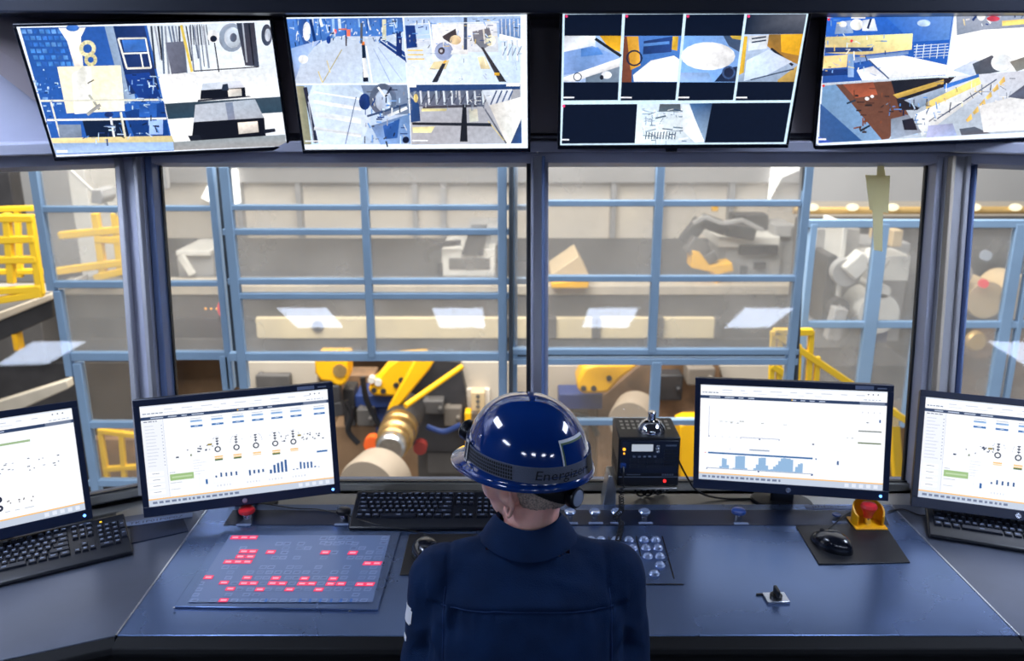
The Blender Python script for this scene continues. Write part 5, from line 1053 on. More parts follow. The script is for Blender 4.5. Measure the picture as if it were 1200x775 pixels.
# left: platform, railings, hanging camera
pf = empty('platform', 'grey raised platform with stepped edge at the far left', 'platform', at_y(30, 420, 6.4))
sub(pf, PR('deck', None, None, [(-160, 352), (20, 352), (60, 340), (60, 350), (0, 378), (-160, 420)], 6.4, .6, 'mgrey')); sub(pf, PR('stringer', None, None, [(-160, 440), (60, 352), (62, 372), (-160, 470)], 6.3, .1, 'dark')); sub(pf, PR('stringer', None, None, [(-160, 425), (60, 344), (60, 352), (-160, 440)], 6.25, .1, 'lip'))
sub(pf, PR('ramp', None, None, [(-160, 520), (78, 446), (80, 456), (-160, 560)], 6.2, .1, 'lip')); sub(pf, BX('leg', None, None, 14, 392, 20, 412, 6.3, .1, 'yel'))
def rail(label, Y, posts, rails, w=.05):
    r = empty('safety_railing', label, 'railing', (0, Y, at_y(0, 380, Y).z), 'yellow railings on the left platform')
    for pts in posts: sub(r, BAR('post', None, None, pts, Y, w, 'yelrail'))
    for pts in rails: sub(r, BAR('rail', None, None, pts, Y, w, 'yelrail'))
    return r
rail('yellow railing with kick plate nearest the left edge of the photo', 5.9, [[(8, 250), (14, 332)], [(36, 258), (48, 345)], [(-40, 248), (-34, 350)]], [[(-80, 256), (40, 256)], [(-80, 284), (42, 280)], [(-80, 306), (44, 304)], [(-80, 346), (50, 338)], [(-80, 364), (50, 344)]])
rail('thin yellow railing behind the nearest one at the left edge', 7.2, [[(20, 245), (24, 325)]], [[(-80, 248), (40, 244)], [(-80, 320), (50, 318)]], .045)
rail('yellow railing seen clouded through the left side pane', 7.0, [[(112, 250), (122, 325)], [(135, 250), (142, 315)], [(148, 252), (154, 318)]], [[(70, 276), (155, 268)], [(112, 280), (155, 282)], [(66, 318), (155, 306)], [(112, 326), (158, 314)]], .06)
rail('rusty yellow railing low in the left side pane', 8.0, [[(118, 508), (126, 562)], [(142, 505), (146, 560)]], [[(115, 505), (175, 512)], [(122, 550), (175, 546)]], .05)
hc = empty('hanging_camera', 'grey box camera hanging from a pole behind the left side pane', 'camera', at_y(113, 230, 5.6))
sub(hc, BX('pole', None, None, 108, -1200, 118, 222, 5.7, .06, 'mgrey')); sub(hc, PR('housing', None, None, [(107, 222), (118, 222), (122, 232), (118, 240), (106, 238)], 5.6, .2, 'mgrey')); sub(hc, BAR('stay', None, None, [(80, 198), (150, 262)], 5.8, .02, 'mwhite'))
BX('storage_tank', 'pale grey upright tank behind the hanging camera', 'tank', 84, 150, 104, 325, 9.5, 1.0, 'mwhite')
BX('roof_post', 'dark upright post left of the blue frame at the photo edge', 'post', -6, 190, 14, 260, 8.5, .2, 'dark')
BX('floor_machine', 'dark machine base behind the lower left pane', 'machine', -200, 425, 190, 600, 9.6, .5, 'dark')
BX('machine_housing', 'grey machine housing behind the middle of the left side pane', 'machine', -200, 352, 50, 425, 9.5, .5, 'darkb')
BX('scrap_bin', 'brown bin behind the low rusty railing on the left', 'bin', 110, 515, 160, 560, 8.6, .5, 'brown')
# the roll line seen below the gantry, centre left
struct('trim_pit_wall', boxp(MB(), 180, 408, 1060, 640, 10.9, .1), M['pit'])
pw = BX('concrete_block', 'pale concrete block left of the bronze roll', 'block', 395, 500, 445, 640, 8.6, .6, 'pit')
PR('support_column', 'cream machine column carrying a beige switch box', 'column', [(537, 424), (600, 424), (600, 620), (548, 620), (545, 455)], 8.6, .12, 'colm')
PR('support_column', 'pale wall section left of the round-ended yellow arm', 'column', [(280, 424), (372, 424), (366, 640), (284, 640)], 8.8, .12, 'colm')
PR('support_column', 'tapering cream column right of the centre mullion', 'column', [(600, 428), (688, 428), (648, 500), (648, 640), (600, 640)], 8.9, .12, 'colm')
PR('support_column', 'cream slanted machine panel above the right monitor', 'column', [(842, 428), (935, 428), (935, 448), (848, 448)], 8.9, .12, 'colm')
sb = empty('switch_box', 'beige switch box with three round buttons beside the helmet', 'switch box', at_y(560, 470, 8.5))
sub(sb, BX('mounting_plate', None, None, 546, 456, 574, 486, 8.55, .05, 'cream')); sub(sb, BX('box', None, None, 552, 460, 568, 482, 8.4, .15, 'beige'))
for k in range(3): sub(sb, disc('button', 560, 465+k*6, 8.39, 2.2, .04, 'darkb'))
BX('yellow_post', 'short yellow post just left of the helmet', 'post', 545, 484, 552, 540, 8.3, .15, 'yel')
ya = empty('hold_down_clamp', 'yellow arm with a round pivot, above the left monitor corner', 'machine arm', at_y(388, 430, 8.2))
sub(ya, PR('arm', None, None, [(368, 419), (407, 419), (407, 440), (406, 449), (400, 453), (392, 452), (388, 448), (376, 447), (369, 438)], 8.2, .35, 'yel', bevel=.04)); sub(ya, disc('pivot', 398, 435, 8.18, 8, .1, 'brass'))
sub(ya, BAR('chain', None, None, [(392, 450), (394, 470), (398, 486)], 8.25, .12, 'dark'))
yb_ = empty('clamp_bracket', 'yellow bracket plate with bolts above the bronze roll', 'machine arm', at_y(470, 440, 8.3))
sub(yb_, PR('plate', None, None, [(432, 452), (440, 446), (455, 428), (466, 420), (500, 418), (480, 456), (470, 466), (438, 465), (431, 459)], 8.3, .3, 'yel', bevel=.04))
for px, py in ((438, 458), (449, 459), (464, 452), (470, 446)): sub(yb_, disc('bolt', px, py, 8.28, 3.2, .05, 'dark'))
for px, py in ((435, 446), (443, 449)): sub(yb_, disc('nut', px, py, 8.27, 4, .08, 'mwhite'))
o = PR('swing_arm', None, None, [(488, 419), (512, 419), (503, 434), (462, 484), (456, 487), (453, 482), (472, 448)], 7.7, .18, 'yel', bevel=.02); tag(o, 'thick slanted yellow swing arm above the bronze roll', 'machine arm')
o = MB().tube([at_y(541, 430, 7.8), at_y(475, 476, 7.2)], .027, 12).build('push_rod', M['yel']); tag(o, 'thin slanted yellow rod right of the thick swing arm', 'rod')
dh = PR('drive_housing', 'dark tapered machine housing between the yellow rod and the cream column', 'machine', [(500, 420), (538, 424), (546, 458), (550, 530), (486, 530), (470, 470)], 8.45, .4, 'dark')
BX('machine_bed', 'blue machine bed with white lettering behind the yellow bracket', 'machine', 416, 464, 460, 478, 8.4, .4, 'mblue'); BX('machine_bed', 'lower blue machine bed behind the bronze roll', 'machine', 440, 478, 548, 508, 8.5, .4, 'mblue')
BX('machine_bed', 'brown machine frame above the pale concrete block', 'machine', 395, 440, 440, 500, 8.9, .3, 'brown')
BX('trench_cover', 'dull grey floor plates right of the bronze roll', 'floor plate', 490, 508, 560, 600, 8.7, .3, 'darkb')
rc = random.Random(11)
for i, (x0, y0, x1, y1, Y, mm, lab) in enumerate(((402, 456, 416, 500, 8.4, 'dark', 'dark valve block hanging under the round-ended yellow arm'), (418, 480, 438, 500, 8.3, 'darkb', 'grey gearbox between the concrete block and the blue machine bed'), (495, 470, 520, 486, 8.3, 'darkb', 'grey motor box on the dark machine housing'), (520, 478, 541, 500, 8.35, 'conc', 'dull concrete coloured box right of the grey motor box'), (500, 530, 540, 556, 8.5, 'darkb', 'grey low box on the dull floor plates'), (300, 440, 340, 470, 8.7, 'darkb', 'grey box fixed to the pale wall section'), (655, 486, 690, 520, 8.6, 'darkb', 'grey box below the right blue machine bed'), (770, 440, 800, 470, 8.5, 'dark', 'dark motor box behind the radio antenna foot'), (806, 432, 838, 452, 8.4, 'conc', 'concrete coloured box above the large yellow guard cover'))):
    q = boxp(MB(), x0, y0, x1, y1, Y, .25); boxp(q, x0+2, y0-3, x0+8, y0, Y+.05, .1); boxp(q, x1-7, (y0+y1)/2, x1-2, (y0+y1)/2+5, Y-.06, .1); tag(q.build('machine_box', M[mm], None, .02), lab, 'machine')
for i, (pts, Y, mm, lab) in enumerate((([(405, 470), (412, 486), (408, 505), (420, 520)], 8.0, 'cable', 'black hose hanging left of the concrete block'), ([(425, 442), (430, 470), (445, 500)], 8.1, 'cable', 'black hose left of the yellow bracket plate'), ([(500, 500), (520, 506), (540, 498)], 8.1, 'mblue', 'blue hose across the dark machine housing'), ([(660, 500), (672, 486), (690, 492), (700, 510)], 8.2, 'cable', 'black hose beside the radio behind the glass'))):
    tag(MB().tube(smooth_pts([at_y(*p_, Y) for p_ in pts]), .03, 8).build('hose', M[mm]), lab, 'hose')
# bronze roll shaft pointing to the viewer
e = empty('roll_shaft', 'bright steel roll end with bronze rings, left of the helmet', 'roll', at_y(462, 505, 7.2))
c = at_y(457, 527, 6.9); d = (at_y(477, 482, 8.1)-c).normalized(); Tq = d.to_track_quat('Z', 'Y').to_matrix().to_4x4()
T = Matrix.Translation(c-e.location) @ Tq; u = 6.9/1000*1.16
MB().lathe([(13*u, 0), (16*u, .02), (16.5*u, .10), (16.5*u, .13)], 32, T).build('journal', M['steel'], e)
MB().lathe([(17*u, .13), (19*u, .15), (19*u, .24), (17.5*u, .26), (17.5*u, .31), (21*u, .33), (21.5*u, .45), (20*u, .47), (20*u, .52), (22*u, .54), (22*u, .66), (20*u, .70)], 32, T).build('bearing_rings', M['brass'], e)
MB().lathe([(21*u, .68), (23*u, .78), (23*u, 1.25), (20*u, 1.3)], 32, T).build('roll_body', M['dark'], e)
o = disc('end_cap', 436, 522, 7.6, 10, .1, 'ora'); tag(o, 'orange guard disc left of the bright roll end', 'guard')
o = disc('end_cap', 492, 526, 7.9, 8, .1, 'redm'); tag(o, 'dull red disc right of the bright roll end', 'guard')
def drum(label, px, py, Y, rpx, L_, m, name='coil_drum'):
    c = at_y(px, py, Y); zc = (c-CAMP).dot(ray(600, 387.5)); r = rpx*zc/FPX
    T = Matrix.Translation(c) @ Matrix.Rotation(R(-18), 4, 'Z') @ Matrix.Rotation(-PI/2, 4, 'X')
    o = MB().lathe([(r*.2, 0), (r*.22, -.01), (r*.95, -.01), (r, .03), (r, L_)], 40, T).build(name, M[m]); return tag(o, label, 'drum')
drum('pale drum below the bright roll end, behind the centre keyboard', 432, 576, 6.3, 40, .25, 'drumm')
drum('cream drum behind the two-way radio', 739, 496, 7.4, 27, .3, 'drumm')
# centre right lower area
ya = empty('clamp_bracket', 'yellow bracket plate with bolts right of the centre mullion', 'machine arm', at_y(700, 440, 8.2))
sub(ya, PR('plate', None, None, [(676, 446), (684, 430), (700, 426), (752, 426), (728, 445), (712, 462), (682, 463), (677, 456)], 8.2, .3, 'yel', bevel=.04))
for px, py in ((684, 456), (696, 456), (714, 444)): sub(ya, disc('bolt', px, py, 8.18, 3.4, .05, 'dark'))
BX('machine_bed', 'blue machine bed under the right yellow bracket', 'machine', 655, 462, 706, 480, 8.5, .3, 'mblue')
PR('drive_housing', 'dark brown machine side behind the radio', 'machine', [(752, 426), (842, 424), (850, 500), (850, 640), (700, 640), (700, 470)], 8.7, .3, 'brown')
BX('machine_bed', 'brown machine frame right of the helmet top', 'machine', 648, 478, 702, 540, 8.9, .3, 'brown')
yb_ = PR('guard_cover', 'large yellow guard cover between the radio and the right monitor', 'guard', [(797, 500), (806, 496), (830, 496), (830, 560), (797, 560)], 7.8, .3, 'yel'); 
BX('spool', 'brown spool under the large yellow guard cover', 'spool', 795, 546, 830, 580, 8.0, .3, 'brown')
o = PR('guard_strip', 'small yellow lip under the gantry right of the centre mullion', 'guard', [(690, 413), (729, 413), (726, 419), (694, 419)], 7.9, .1, 'yel')
# ------------------------------------------------------------------ the operator
def blob_mesh(build, voxel, smooth_it=6, name='m'):
    mb = MB(); build(mb); o = mb.build(name, M['skin'], smooth=0)
    r = o.modifiers.new('r', 'REMESH'); r.mode = 'VOXEL'; r.voxel_size = voxel
    s = o.modifiers.new('s', 'SMOOTH'); s.iterations = smooth_it; s.factor = .5
    bpy.context.view_layer.update(); me = bpy.data.meshes.new_from_object(o.evaluated_get(bpy.context.evaluated_depsgraph_get()))
    old = o.data; bpy.data.objects.remove(o); bpy.data.meshes.remove(old); return me
def cap(mb, a, b, ra, rb, n=16):
    a = V(a); b = V(b); d = (b-a).normalized(); k = 5; pts = []; rs = []
    for i in range(k, 0, -1): t = PI/2*i/k*.98; pts.append(a-d*ra*math.sin(t)); rs.append(ra*math.cos(t))
    for i in range(5): f = i/4; pts.append(a.lerp(b, f)); rs.append(ra+(rb-ra)*f)
    for i in range(1, k+1): t = PI/2*i/k*.98; pts.append(b+d*rb*math.sin(t)); rs.append(rb*math.cos(t))
    mb.tube(pts, rs, n)
def loft(mb, rings, n=28, pw=2.4):     # rings: (cx, cy, cz, rx, ry)
    vs = []; fs = []
    for cx, cy, cz, rx, ry in rings:
        for k in range(n):
            a = 2*PI*k/n; c, s = math.cos(a), math.sin(a); q = (abs(c)**pw+abs(s)**pw)**(-1/pw)
            vs.append(V((cx+rx*c*q, cy+ry*s*q, cz)))
    m = len(rings)
    for i in range(m-1):
        for k in range(n): fs.append((i*n+k, i*n+(k+1) % n, (i+1)*n+(k+1) % n, (i+1)*n+k))
    fs.append(tuple(range(n))[::-1]); fs.append(tuple((m-1)*n+k for k in range(n))); mb.add(vs, fs)
OX, OY = .030, 1.545
HC = V((.034, 1.612, 1.290)); YAW = R(140); HR = Matrix.Translation(HC) @ Matrix.Rotation(YAW, 4, 'Z') @ Matrix.Rotation(R(4), 4, 'Y')
def hp(x, y, z): return HR @ V((x, y, z))
SHL, SHR = V((OX-.170, OY+.01, 1.075)), V((OX+.172, OY+.01, 1.080))
ELL, ELR = V((OX-.212, OY-.01, .845)), V((OX+.212, OY-.005, .85))
WRL, WRR = V((OX-.080, 1.795, .852)), V((OX+.085, 1.80, .852))
def torso(mb, g=0):
    loft(mb, [(OX, 1.36, .47-g, .165+g, .12+g), (OX, 1.36, .56, .185+g, .135+g), (OX, 1.39, .68, .168+g, .12+g), (OX, 1.435, .80, .172+g, .118+g), (OX, 1.485, .92, .182+g, .118+g), (OX, 1.52, 1.02, .192+g, .112+g), (OX, 1.54, 1.075, .186+g, .098+g), (OX, 1.552, 1.115, .150+g, .080+g), (OX+.002, 1.562, 1.148+g*.5, .095+g, .066+g), (OX+.003, 1.57, 1.165+g*.6, .060, .056)])
def arms(mb, g=0, full=True):
    for s, S_, E_, W_ in ((-1, SHL, ELL, WRL), (1, SHR, ELR, WRR)):
        cap(mb, V((OX+s*.055, OY+.012, 1.112)), S_+V((-s*.01, 0, .004)), .052+g*.6, .058+g*.8); cap(mb, S_, E_, .061+g, .046+g); cap(mb, E_, W_ if full else E_.lerp(W_, .93), .045+g, .028+g)
def body(mb):
    torso(mb, -.014); arms(mb, -.014)
    cap(mb, V((OX+.003, 1.565, 1.13)), V((HC.x+.012, HC.y-.012, 1.245)), .058, .056)
    # head: cranium, jaw, brow, nose, lips, ears
    def E_(c, r, n=24, m=16):
        mb.ball(hp(*c), r, n, m, T=(Matrix.Rotation(YAW, 3, 'Z')).to_4x4())
    E_((0, 0, .01), (.098, .079, .105)); E_((.036, 0, -.055), (.062, .058, .068)); E_((.060, 0, -.085), (.026, .030, .024)); E_((.072, 0, .015), (.022, .052, .016)); E_((.094, 0, -.022), (.018, .013, .022)); E_((.086, 0, .0), (.012, .009, .030))
    E_((.083, 0, -.062), (.012, .024, .007)); E_((.082, 0, -.071), (.011, .021, .007)); E_((.055, .048, -.035), (.030, .020, .030)); E_((.055, -.048, -.035), (.030, .020, .030))
    for s in (-1, 1):
        E_((.078, s*.031, -.004), (.010, .014, .008))
        pts = []
        for i in range(15): a = R(-100)+R(290)*i/14; pts.append(hp(-.012-.020*math.cos(a), s*(.081+.012*(.5-.5*math.cos(a)*-1)), -.032+.034*math.sin(a)))
        mb.tube(pts, .0056, 8); mb.ball(hp(-.010, s*.080, -.032), .016, 10, 8); mb.ball(hp(-.004, s*.080, -.058), .008, 10, 8)
    # pelvis and legs under the desk
    for s in (-1, 1):
        cap(mb, V((OX+s*.10, 1.38, .54)), V((OX+s*.13, 1.80, .53)), .078, .056); cap(mb, V((OX+s*.13, 1.80, .52)), V((OX+s*.13, 1.76, .10)), .052, .036)
    # hands resting on the desk edge
    for s, W_ in ((-1, WRL), (1, WRR)):
        d = V((-s*.35, 1, -.05)).normalized(); sd = V((1, .35*s, 0)).normalized()
        P = W_+d*.05+V((0, 0, -.004)); cap(mb, W_, W_+d*.03, .026, .024)
        for k in range(4): cap(mb, W_+d*.015+sd*(k-1.5)*.012, W_+d*.088+sd*(k-1.5)*.019+V((0, 0, -.004)), .013, .011)
        for k, L_ in enumerate((.072, .082, .077, .060)):
            b = W_+d*.088+sd*(k-1.5)*.020*(1)+V((0, 0, -.004)); m1 = b+d*L_*.5+V((0, 0, -.004)); m2 = b+d*L_*.92+V((0, 0, -.020))
            cap(mb, b, m1, .0092, .0085, 10); cap(mb, m1, m2, .0085, .0072, 10)
        b = W_+d*.02-sd*s*.022; cap(mb, b, b-sd*s*.022+d*.032, .0125, .0105, 10); cap(mb, b-sd*s*.022+d*.032, b-sd*s*.026+d*.062, .0100, .0085, 10)
bm = blob_mesh(body, .0052, 4, 'person_body'); bm.materials.clear(); bm.materials.append(M['skin'])
person = bpy.data.objects.new('person', bm); COL.objects.link(person); bm.polygons.foreach_set('use_smooth', [True]*len(bm.polygons))
tag(person, 'person in a navy work shirt and blue hard hat, seen from behind at the console', 'person')
# stubble hair on the back of the head
mbh = MB()
def E2(mb, c, r, n=40, m=28): mb.ball(hp(*c), r, n, m, T=Matrix.Rotation(YAW, 3, 'Z').to_4x4())
def hairb(mb): E2(mb, (-.008, 0, .012), (.096, .0815, .106)); E2(mb, (-.040, 0, -.030), (.056, .064, .058)); cap(mb, hp(-.045, 0, -.06), hp(-.050, 0, -.082), .045, .040)
hm = blob_mesh(hairb, .006, 3, 'hair')
hi = HR.inverted(); import bmesh
from mathutils import noise as NZ
NZ0 = lambda c: NZ.noise(c*60)
b = bmesh.new(); b.from_mesh(hm)
def keep(v):
    p = hi @ v.co
    if p.z > .055: return False
    if p.x > .03: return False
    if p.x > -.028 and p.z < .0-.3*(p.x): return False     # around the ears
    return p.z > -.058+.006*NZ0(v.co) and (p.x < .02 or p.z > -.012)
bmesh.ops.delete(b, geom=[v for v in b.verts if not keep(v)], context='VERTS'); b.to_mesh(hm); b.free()
hm.materials.clear(); hm.materials.append(M['hair']); ho = bpy.data.objects.new('hair', hm); COL.objects.link(ho); ho.parent = person; ho['label'] = 'short grey stubble hair'
hm.polygons.foreach_set('use_smooth', [True]*len(hm.polygons))
sm = ho.modifiers.new('thick', 'SOLIDIFY'); sm.thickness = .003
# shirt
def shirtb(mb):
    torso(mb, .010); arms(mb, .011, False)
sm_ = blob_mesh(shirtb, .0062, 9, 'shirt')
from mathutils import noise as NZ
b = bmesh.new(); b.from_mesh(sm_); b.normal_update()
def fold(p, c, d, wd, ln, amp):     # a soft ridge through c along d
    q = p-V(c); d = V(d).normalized(); t = q.dot(d); r = (q-d*t); return amp*math.exp(-(r.length/wd)**2)*math.exp(-(t/ln)**2)
FO = []
for s, S_, E_ in ((-1, SHL, ELL), (1, SHR, ELR)):
    for k in range(5):
        z = 1.03-.04*k; FO.append(((OX+s*(.178-.006*k), OY-.10+.006*k, z), (s*.45+.1*k*s, .0, 1), .011, .05, .007*(1 if k % 2 else -1)))
    for k in range(4): c_ = S_.lerp(E_, .25+.2*k); FO.append(((c_.x-s*.01, c_.y-.06, c_.z), (1, 0, -.55*s), .012, .06, .006*(-1 if k % 2 else 1)))
    FO.append(((OX+s*.12, OY-.10, .96), (s*.3, 0, 1), .02, .14, -.010)); FO.append(((OX+s*.148, OY-.09, .93), (s*.1, 0, 1), .013, .15, .009))
FO += [((OX-.03, OY-.11, .96), (.6, 0, -1), .022, .10, .006), ((OX+.07, OY-.11, .93), (-.5, 0, -1), .022, .12, .006), ((OX-.08, 1.45, 1.12), (1, 0, .2), .010, .05, .004), ((OX+.09, 1.46, 1.115), (1, 0, -.3), .010, .05, .004), ((OX, OY-.10, .88), (1, 0, .1), .02, .12, .006)]
for v in b.verts:
    p = v.co; n = 0
    for c_, d_, w_, l_, a_ in FO:
        if (p-V(c_)).length < .3: n += fold(p, c_, d_, w_, l_, a_)
    n += .0035*NZ.noise(p*9)+.0018*NZ.noise(p*26)
    ys = 1.085-.02*math.cos((p.x-OX)*7)                                   # back yoke seam
    if p.y < OY+.03 and abs(p.x-OX) < .20:
        dz = p.z-(1.062+.010*math.cos((p.x-OX)*9)); n += -.0030*math.exp(-(dz/.004)**2)+.0035*(1/(1+math.exp(-dz/.003)))*math.exp(-max(0, dz)/.05)
        # gathers under the yoke
        if dz < 0: n += .0022*math.sin((p.x-OX)*230)*math.exp(dz/.016)*(1 if abs(p.x-OX) > .06 else .2)
    for s in (-1, 1):                                                       # armhole seams
        dx = (p.x-(OX+s*(.165-.10*max(0, (p.z-1.06)))))*s
        if p.z > .93 and p.y < OY+.05: n += -.0026*math.exp(-(dx/.004)**2)
    v.co = p+v.normal*max(-.010, n*1.6)
bmesh.ops.delete(b, geom=[v for v in b.verts if (V((v.co.x-OX, v.co.y-1.572, (v.co.z-1.19)*.9)).length < .064) or v.co.z < .50 or (v.co.z > 1.158 and abs(v.co.x-OX) < .08)], context='VERTS')
b.to_mesh(sm_); b.free(); sm_.materials.clear(); sm_.materials.append(M['navy']); sm_.polygons.foreach_set('use_smooth', [True]*len(sm_.polygons))
shirt = bpy.data.objects.new('shirt', sm_); COL.objects.link(shirt); shirt.parent = person; shirt['label'] = 'navy work shirt'
# collar: stand-up band with a folded fall
mb = MB(); n = 44; ring = []
for (r_, z_, dy) in ((.066, 1.140, 0), (.063, 1.180, .004), (.0615, 1.200, .008), (.065, 1.205, .008), (.071, 1.198, .004), (.082, 1.182, -.006), (.092, 1.166, -.014), (.095, 1.160, -.016), (.091, 1.158, -.014)):
    for k in range(n+1):
        a = R(118)+R(304)*k/n; drop = .014*max(0, math.sin(a))**1.5
        ring.append(V((OX+.004+r_*1.03*math.cos(a), 1.573+dy*.3+r_*.95*math.sin(a), z_-drop - .004*math.sin(3*a))))
fs = []; N1 = n+1
for i in range(8):
    for k in range(n): fs.append((i*N1+k, i*N1+k+1, (i+1)*N1+k+1, (i+1)*N1+k))
mb.add(ring, fs); co_ = mb.build('collar', M['navy'], shirt, smooth=80); s_ = co_.modifiers.new('t', 'SOLIDIFY'); s_.thickness = .003
mb = MB().tube([ring[7*N1+k]+V((0, 0, .0025)) for k in range(N1)], .0013, 6); mb.build('collar_stitch', M['seam'], shirt, smooth=80)
# arm badge on the left sleeve
def onmesh(me, origin, direction):
    from mathutils.bvhtree import BVHTree
    key_ = me.name
    if key_ not in BV: BV[key_] = BVHTree.FromPolygons([v.co for v in me.vertices], [p.vertices for p in me.polygons])
    return BV[key_].ray_cast(V(origin), V(direction))
BV = {}
def badge(cz, sz, nm, m, hw=.018):
    mb = MB(); g = []; nn = 8
    for i in range(nn+1):
        for j in range(nn+1):
            o_ = V((OX-.5, OY+(-.022+hw*2*(i/nn-.5)), cz+sz*(j/nn-.5))); h = onmesh(sm_, o_, (1, 0, 0)); g.append(h[0]+V((-.0016, -.0006, 0)) if h[0] else None)
    fs = []
    for i in range(nn):
        for j in range(nn):
            if (i in (0, nn-1) and j in (0, nn-1)): continue
            f = (i*(nn+1)+j, (i+1)*(nn+1)+j, (i+1)*(nn+1)+j+1, i*(nn+1)+j+1)
            if all(g[q] is not None for q in f): fs.append(f)
    mb.add([q if q is not None else V((0, 0, 0)) for q in g], fs); return mb.build(nm, M[m], shirt, smooth=60)
o = badge(1.010, .040, 'sleeve_patch', 'white'); o['label'] = 'white badge on the left sleeve'; o = badge(.955, .014, 'sleeve_patch', 'white', .010); o['label'] = 'small white badge on the left sleeve'
def seamline(pts):      # a raised seam laid on the shirt's back
    out = []
    for x, z in pts:
        h = onmesh(sm_, V((x, .9, z)), (0, 1, 0))
        if h[0]: out.append(h[0]+V((0, -.0006, 0)))
    if len(out) > 3: MB().tube(out, .0011, 6).build('seam', M['seam'], shirt, smooth=80)
seamline([(OX+x/100, 1.064+.010*math.cos(x/100*9)) for x in range(-17, 18)])
for s in (-1, 1): seamline([(OX+s*(.166-.10*max(0, z-1.06)), z) for z in [.92+.006*k for k in range(30)]])
# trousers and boots
def trb(mb):
    g = .012
    for s in (-1, 1): cap(mb, V((OX+s*.10, 1.38, .545)), V((OX+s*.13, 1.80, .535)), .078+g, .056+g); cap(mb, V((OX+s*.13, 1.80, .53)), V((OX+s*.13, 1.76, .12)), .054+g, .040+g)
    loft(mb, [(OX, 1.36, .46, .17+g, .125+g), (OX, 1.36, .56, .188+g, .14+g), (OX, 1.385, .64, .178+g, .13+g)])
tm = blob_mesh(trb, .010, 4, 'trousers'); tm.materials.clear(); tm.materials.append(M['trouser']); to = bpy.data.objects.new('trousers', tm); COL.objects.link(to); to.parent = person
for s in (-1, 1):
    mb = MB(); loft(mb, [(OX+s*.13, 1.80, .0, .048, .135), (OX+s*.13, 1.80, .03, .050, .137), (OX+s*.13, 1.79, .06, .046, .12), (OX+s*.13, 1.765, .09, .044, .075), (OX+s*.13, 1.76, .16, .048, .055)], 24); mb.build('boot', M['black'], person, smooth=60)
# stool below the frame
st = empty('operator_stool', 'black round operator stool under the seated person', 'stool', (OX, 1.38, 0))
MB().lathe([(.17, .40), (.19, .41), (.195, .435), (.17, .452)], 30).build('seat', M['black'], st); MB().lathe([(.028, .06), (.028, .40)], 16).build('column', M['chrome'], st)
for k in range(5):
    a = 2*PI*k/5+.3; d = V((math.cos(a), math.sin(a), 0)); MB().beam(d*.02+V((0, 0, .075)), d*.24+V((0, 0, .05)), (0, 0, 1), .03, .03).build('leg', M['black'], st, .004); MB().ball(d*.235+V((0, 0, .025)), .025, 12, 8).build('caster', M['black'], st)
# hard hat
HT = Matrix.Translation(HC+V((-.002, .0, .018))) @ Matrix.Rotation(YAW, 4, 'Z') @ Matrix.Rotation(R(2), 4, 'Y')
hat = empty('hard_hat', 'glossy blue hard hat with a grey headlamp strap, worn by the operator', 'hard hat', HT)
RX, RY, RZ = .136, .115, .139
def dome(a, t, off=0):      # a azimuth from the front, t 0 rim .. 1 crown
    c, s = math.cos(a), math.sin(a); k = math.cos(t*PI/2)**.86; h = math.sin(t*PI/2)**.97
    bulge = 1-.055*(1-t)**2*0
    return V(((RX+off)*c*k*(1 if c > 0 else 1.0), (RY+off)*s*k, (RZ+off)*h+.004))
mb = MB(); n = 72; rows = [(-3,), (-2,), (-1,)]; vs = []; fs = []
def brim(a, r):      # r 0 inner .. 1 outer edge
    c = math.cos(a); ext = .008+.040*max(0, c)**3; dn = .006+.008*max(0, c)**3
    p = dome(a, 0); o = V((p.x, p.y, 0)).normalized(); return p+o*ext*r+V((0, 0, -dn*r**1.3-.003*r))
prof = [('b', .0, -.004), ('b', 1, -.005), ('b', 1.03, -.001), ('b', 1, .002), ('b', .5, .0015), ('b', .12, .002)]+[('d', i/18) for i in range(1, 18)]
for e_ in prof:
    for k in range(n):
        a = 2*PI*k/n
        vs.append(brim(a, e_[1])+V((0, 0, e_[2])) if e_[0] == 'b' else dome(a, e_[1], .003 if e_[1] < .08 else 0))
m = len(prof)
for i in range(m-1):
    for k in range(n): fs.append((i*n+k, i*n+(k+1) % n, (i+1)*n+(k+1) % n, (i+1)*n+k))
vs.append(dome(0, 1)); top = len(vs)-1
for k in range(n): fs.append(((m-1)*n+k, (m-1)*n+(k+1) % n, top))
mb.add(vs, fs); sh_ = mb.build('shell', M['helmet'], hat, smooth=50)
# sweatband under the rim and nape strap with its round ratchet knob
mb = MB(); vs = []; fs = []
for z in (-.020, .010):
    for k in range(n): a = 2*PI*k/n; vs.append(V((.103*math.cos(a), .0855*math.sin(a), z)))
for k in range(n): fs.append((k, (k+1) % n, n+(k+1) % n, n+k))
mb.add(vs, fs); o = mb.build('suspension_band', M['strapdark'], hat, smooth=60); q = o.modifiers.new('t', 'SOLIDIFY'); q.thickness = .002; q.offset = 1
for s in (-1, 1):
    mb = MB(); a0, a1 = PI, PI-s*R(62); g = []
    for i in range(13):
        f = i/12; a = a0+(a1-a0)*f; zz = -.047+.045*f**1.4; w = .012+.004*(1-f)
        for dz in (-w, w): g.append(V((.107*math.cos(a), .088*math.sin(a), zz+dz)))
    mb.add(g, [(2*i, 2*i+2, 2*i+3, 2*i+1) for i in range(12)]); o = mb.build('nape_strap', M['strapdark'], hat, smooth=60); q = o.modifiers.new('t', 'SOLIDIFY'); q.thickness = .003; q.offset = 0
Tk = Matrix.Translation((-.108, .0, -.046)) @ Matrix.Rotation(-PI/2, 4, 'Y')
kn = MB().lathe([(.020, 0), (.0225, .004), (.0225, .016), (.020, .019)], 30, Tk).build('ratchet_knob', M['black'], hat)
MB().lathe([(.0165, .019), (.0165, .0205), (.015, .021)], 26, Tk).build('knob_face', M['legend'], kn)
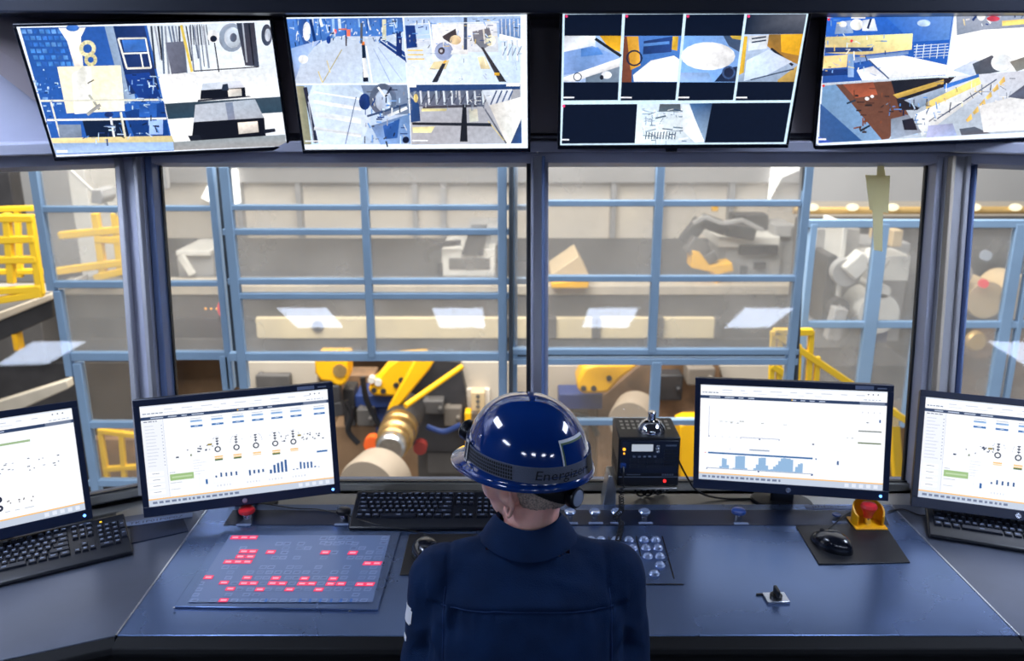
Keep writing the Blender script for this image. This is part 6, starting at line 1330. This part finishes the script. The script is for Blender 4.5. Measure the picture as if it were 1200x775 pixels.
# strap of the headlamp round the dome
def band_pt(a, f, off): z0 = .010+.010*math.cos(a); t = math.asin(max(0, min(1, (z0+f*.030)/RZ)))/(PI/2); return dome(a, t, off)
mb = MB(); vs = []; fs = []
for f, off in ((0, .0005), (0, .0035), (1, .0035), (1, .0005)):
    for k in range(n): vs.append(band_pt(2*PI*k/n, f, off))
for i in range(3):
    for k in range(n): fs.append((i*n+k, i*n+(k+1) % n, (i+1)*n+(k+1) % n, (i+1)*n+k))
mb.add(vs, fs); hs = mb.build('headlamp_strap', M['strap'], hat, smooth=50)
mb = MB(); hn = 24; A0, A1 = R(58), R(112)
for i in range(hn):
    for j in range(4):
        a = A0+(A1-A0)*(i+.5)/hn; f = .17+.22*j; da = (A1-A0)/hn*.34; df = .078
        mb.add([band_pt(a-da, f-df, .0039), band_pt(a+da, f-df, .0039), band_pt(a+da, f+df, .0039), band_pt(a-da, f+df, .0039)], [(0, 1, 2, 3)])
o = mb.build('perforations', M['blackmat'], hs, smooth=0); o['kind'] = 'stuff'
# buckle
mb = MB(); bk = []
for a_, f_ in ((R(52), -.12), (R(58), -.12), (R(58), 1.12), (R(52), 1.12)): bk.append(band_pt(a_, f_, .006))
for i in range(4): mb.beam(bk[i], bk[(i+1) % 4], (0, 0, 1), .0034, .0034)
mb.build('buckle', M['silver'], hs)
vs, fs = text_mesh('Energizer', .027); mb = MB()
TC = R(157)
mb.add([band_pt(TC+p_.x*1.05/.118, .50+p_.y/.033, .0062) for p_ in [V((q.x+q.y*.18, q.y, 0)) for q in vs]], fs)
mb.build('lettering', M['blackmat'], hs, smooth=0)
mb = MB(); g = []
for f in (-.05, 1.05):
    for k in range(7): g.append(band_pt(R(187)+R(14)*k/6, f, .0055))
mb.add(g, [(k, k+1, 7+k+1, 7+k) for k in range(6)]); o = mb.build('strap_overlap', M['strapdark'], hs, smooth=60)
# reflective sticker, a bordered patch on the rear right of the dome
def patch(a0, a1, t0, t1, off, m, nm, par):
    mb = MB(); k = 10; g = [dome(a0+(a1-a0)*i/k, t0+(t1-t0)*j/k, off) for j in range(k+1) for i in range(k+1)]
    mb.add(g, [(j*(k+1)+i, j*(k+1)+i+1, (j+1)*(k+1)+i+1, (j+1)*(k+1)+i) for i in range(k) for j in range(k)]); return mb.build(nm, M[m], par, smooth=60)
a0, a1 = R(158), R(196)
st_ = patch(a0, a1, .05, .375, .0008, 'sticker', 'sticker', hat); patch(a0+R(1.5), a1-R(1), .06, .345, .0012, 'stickergreen', 'sticker_edge', st_); patch(a0+R(3), a1-R(2), .06, .325, .0016, 'helmet', 'sticker_field', st_)
# headlamp at the front
hl = empty('headlamp', 'black headlamp fixed to the front of the blue hard hat', 'headlamp', HT @ Matrix.Translation((.142, .012, .034)) @ Matrix.Rotation(R(78), 4, 'Y') @ Matrix.Scale(.88, 4))
MB().lathe([(.014, -.012), (.023, -.004), (.026, .008), (.026, .020), (.022, .025)], 26).build('housing', M['black'], hl)
MB().lathe([(.021, .0245), (.019, .0265)], 24).build('lens', M['chrome'], hl)
MB().box((-.012, -.020, -.016), (.030, .020, -.004)).build('battery_box', M['black'], hl, .003)
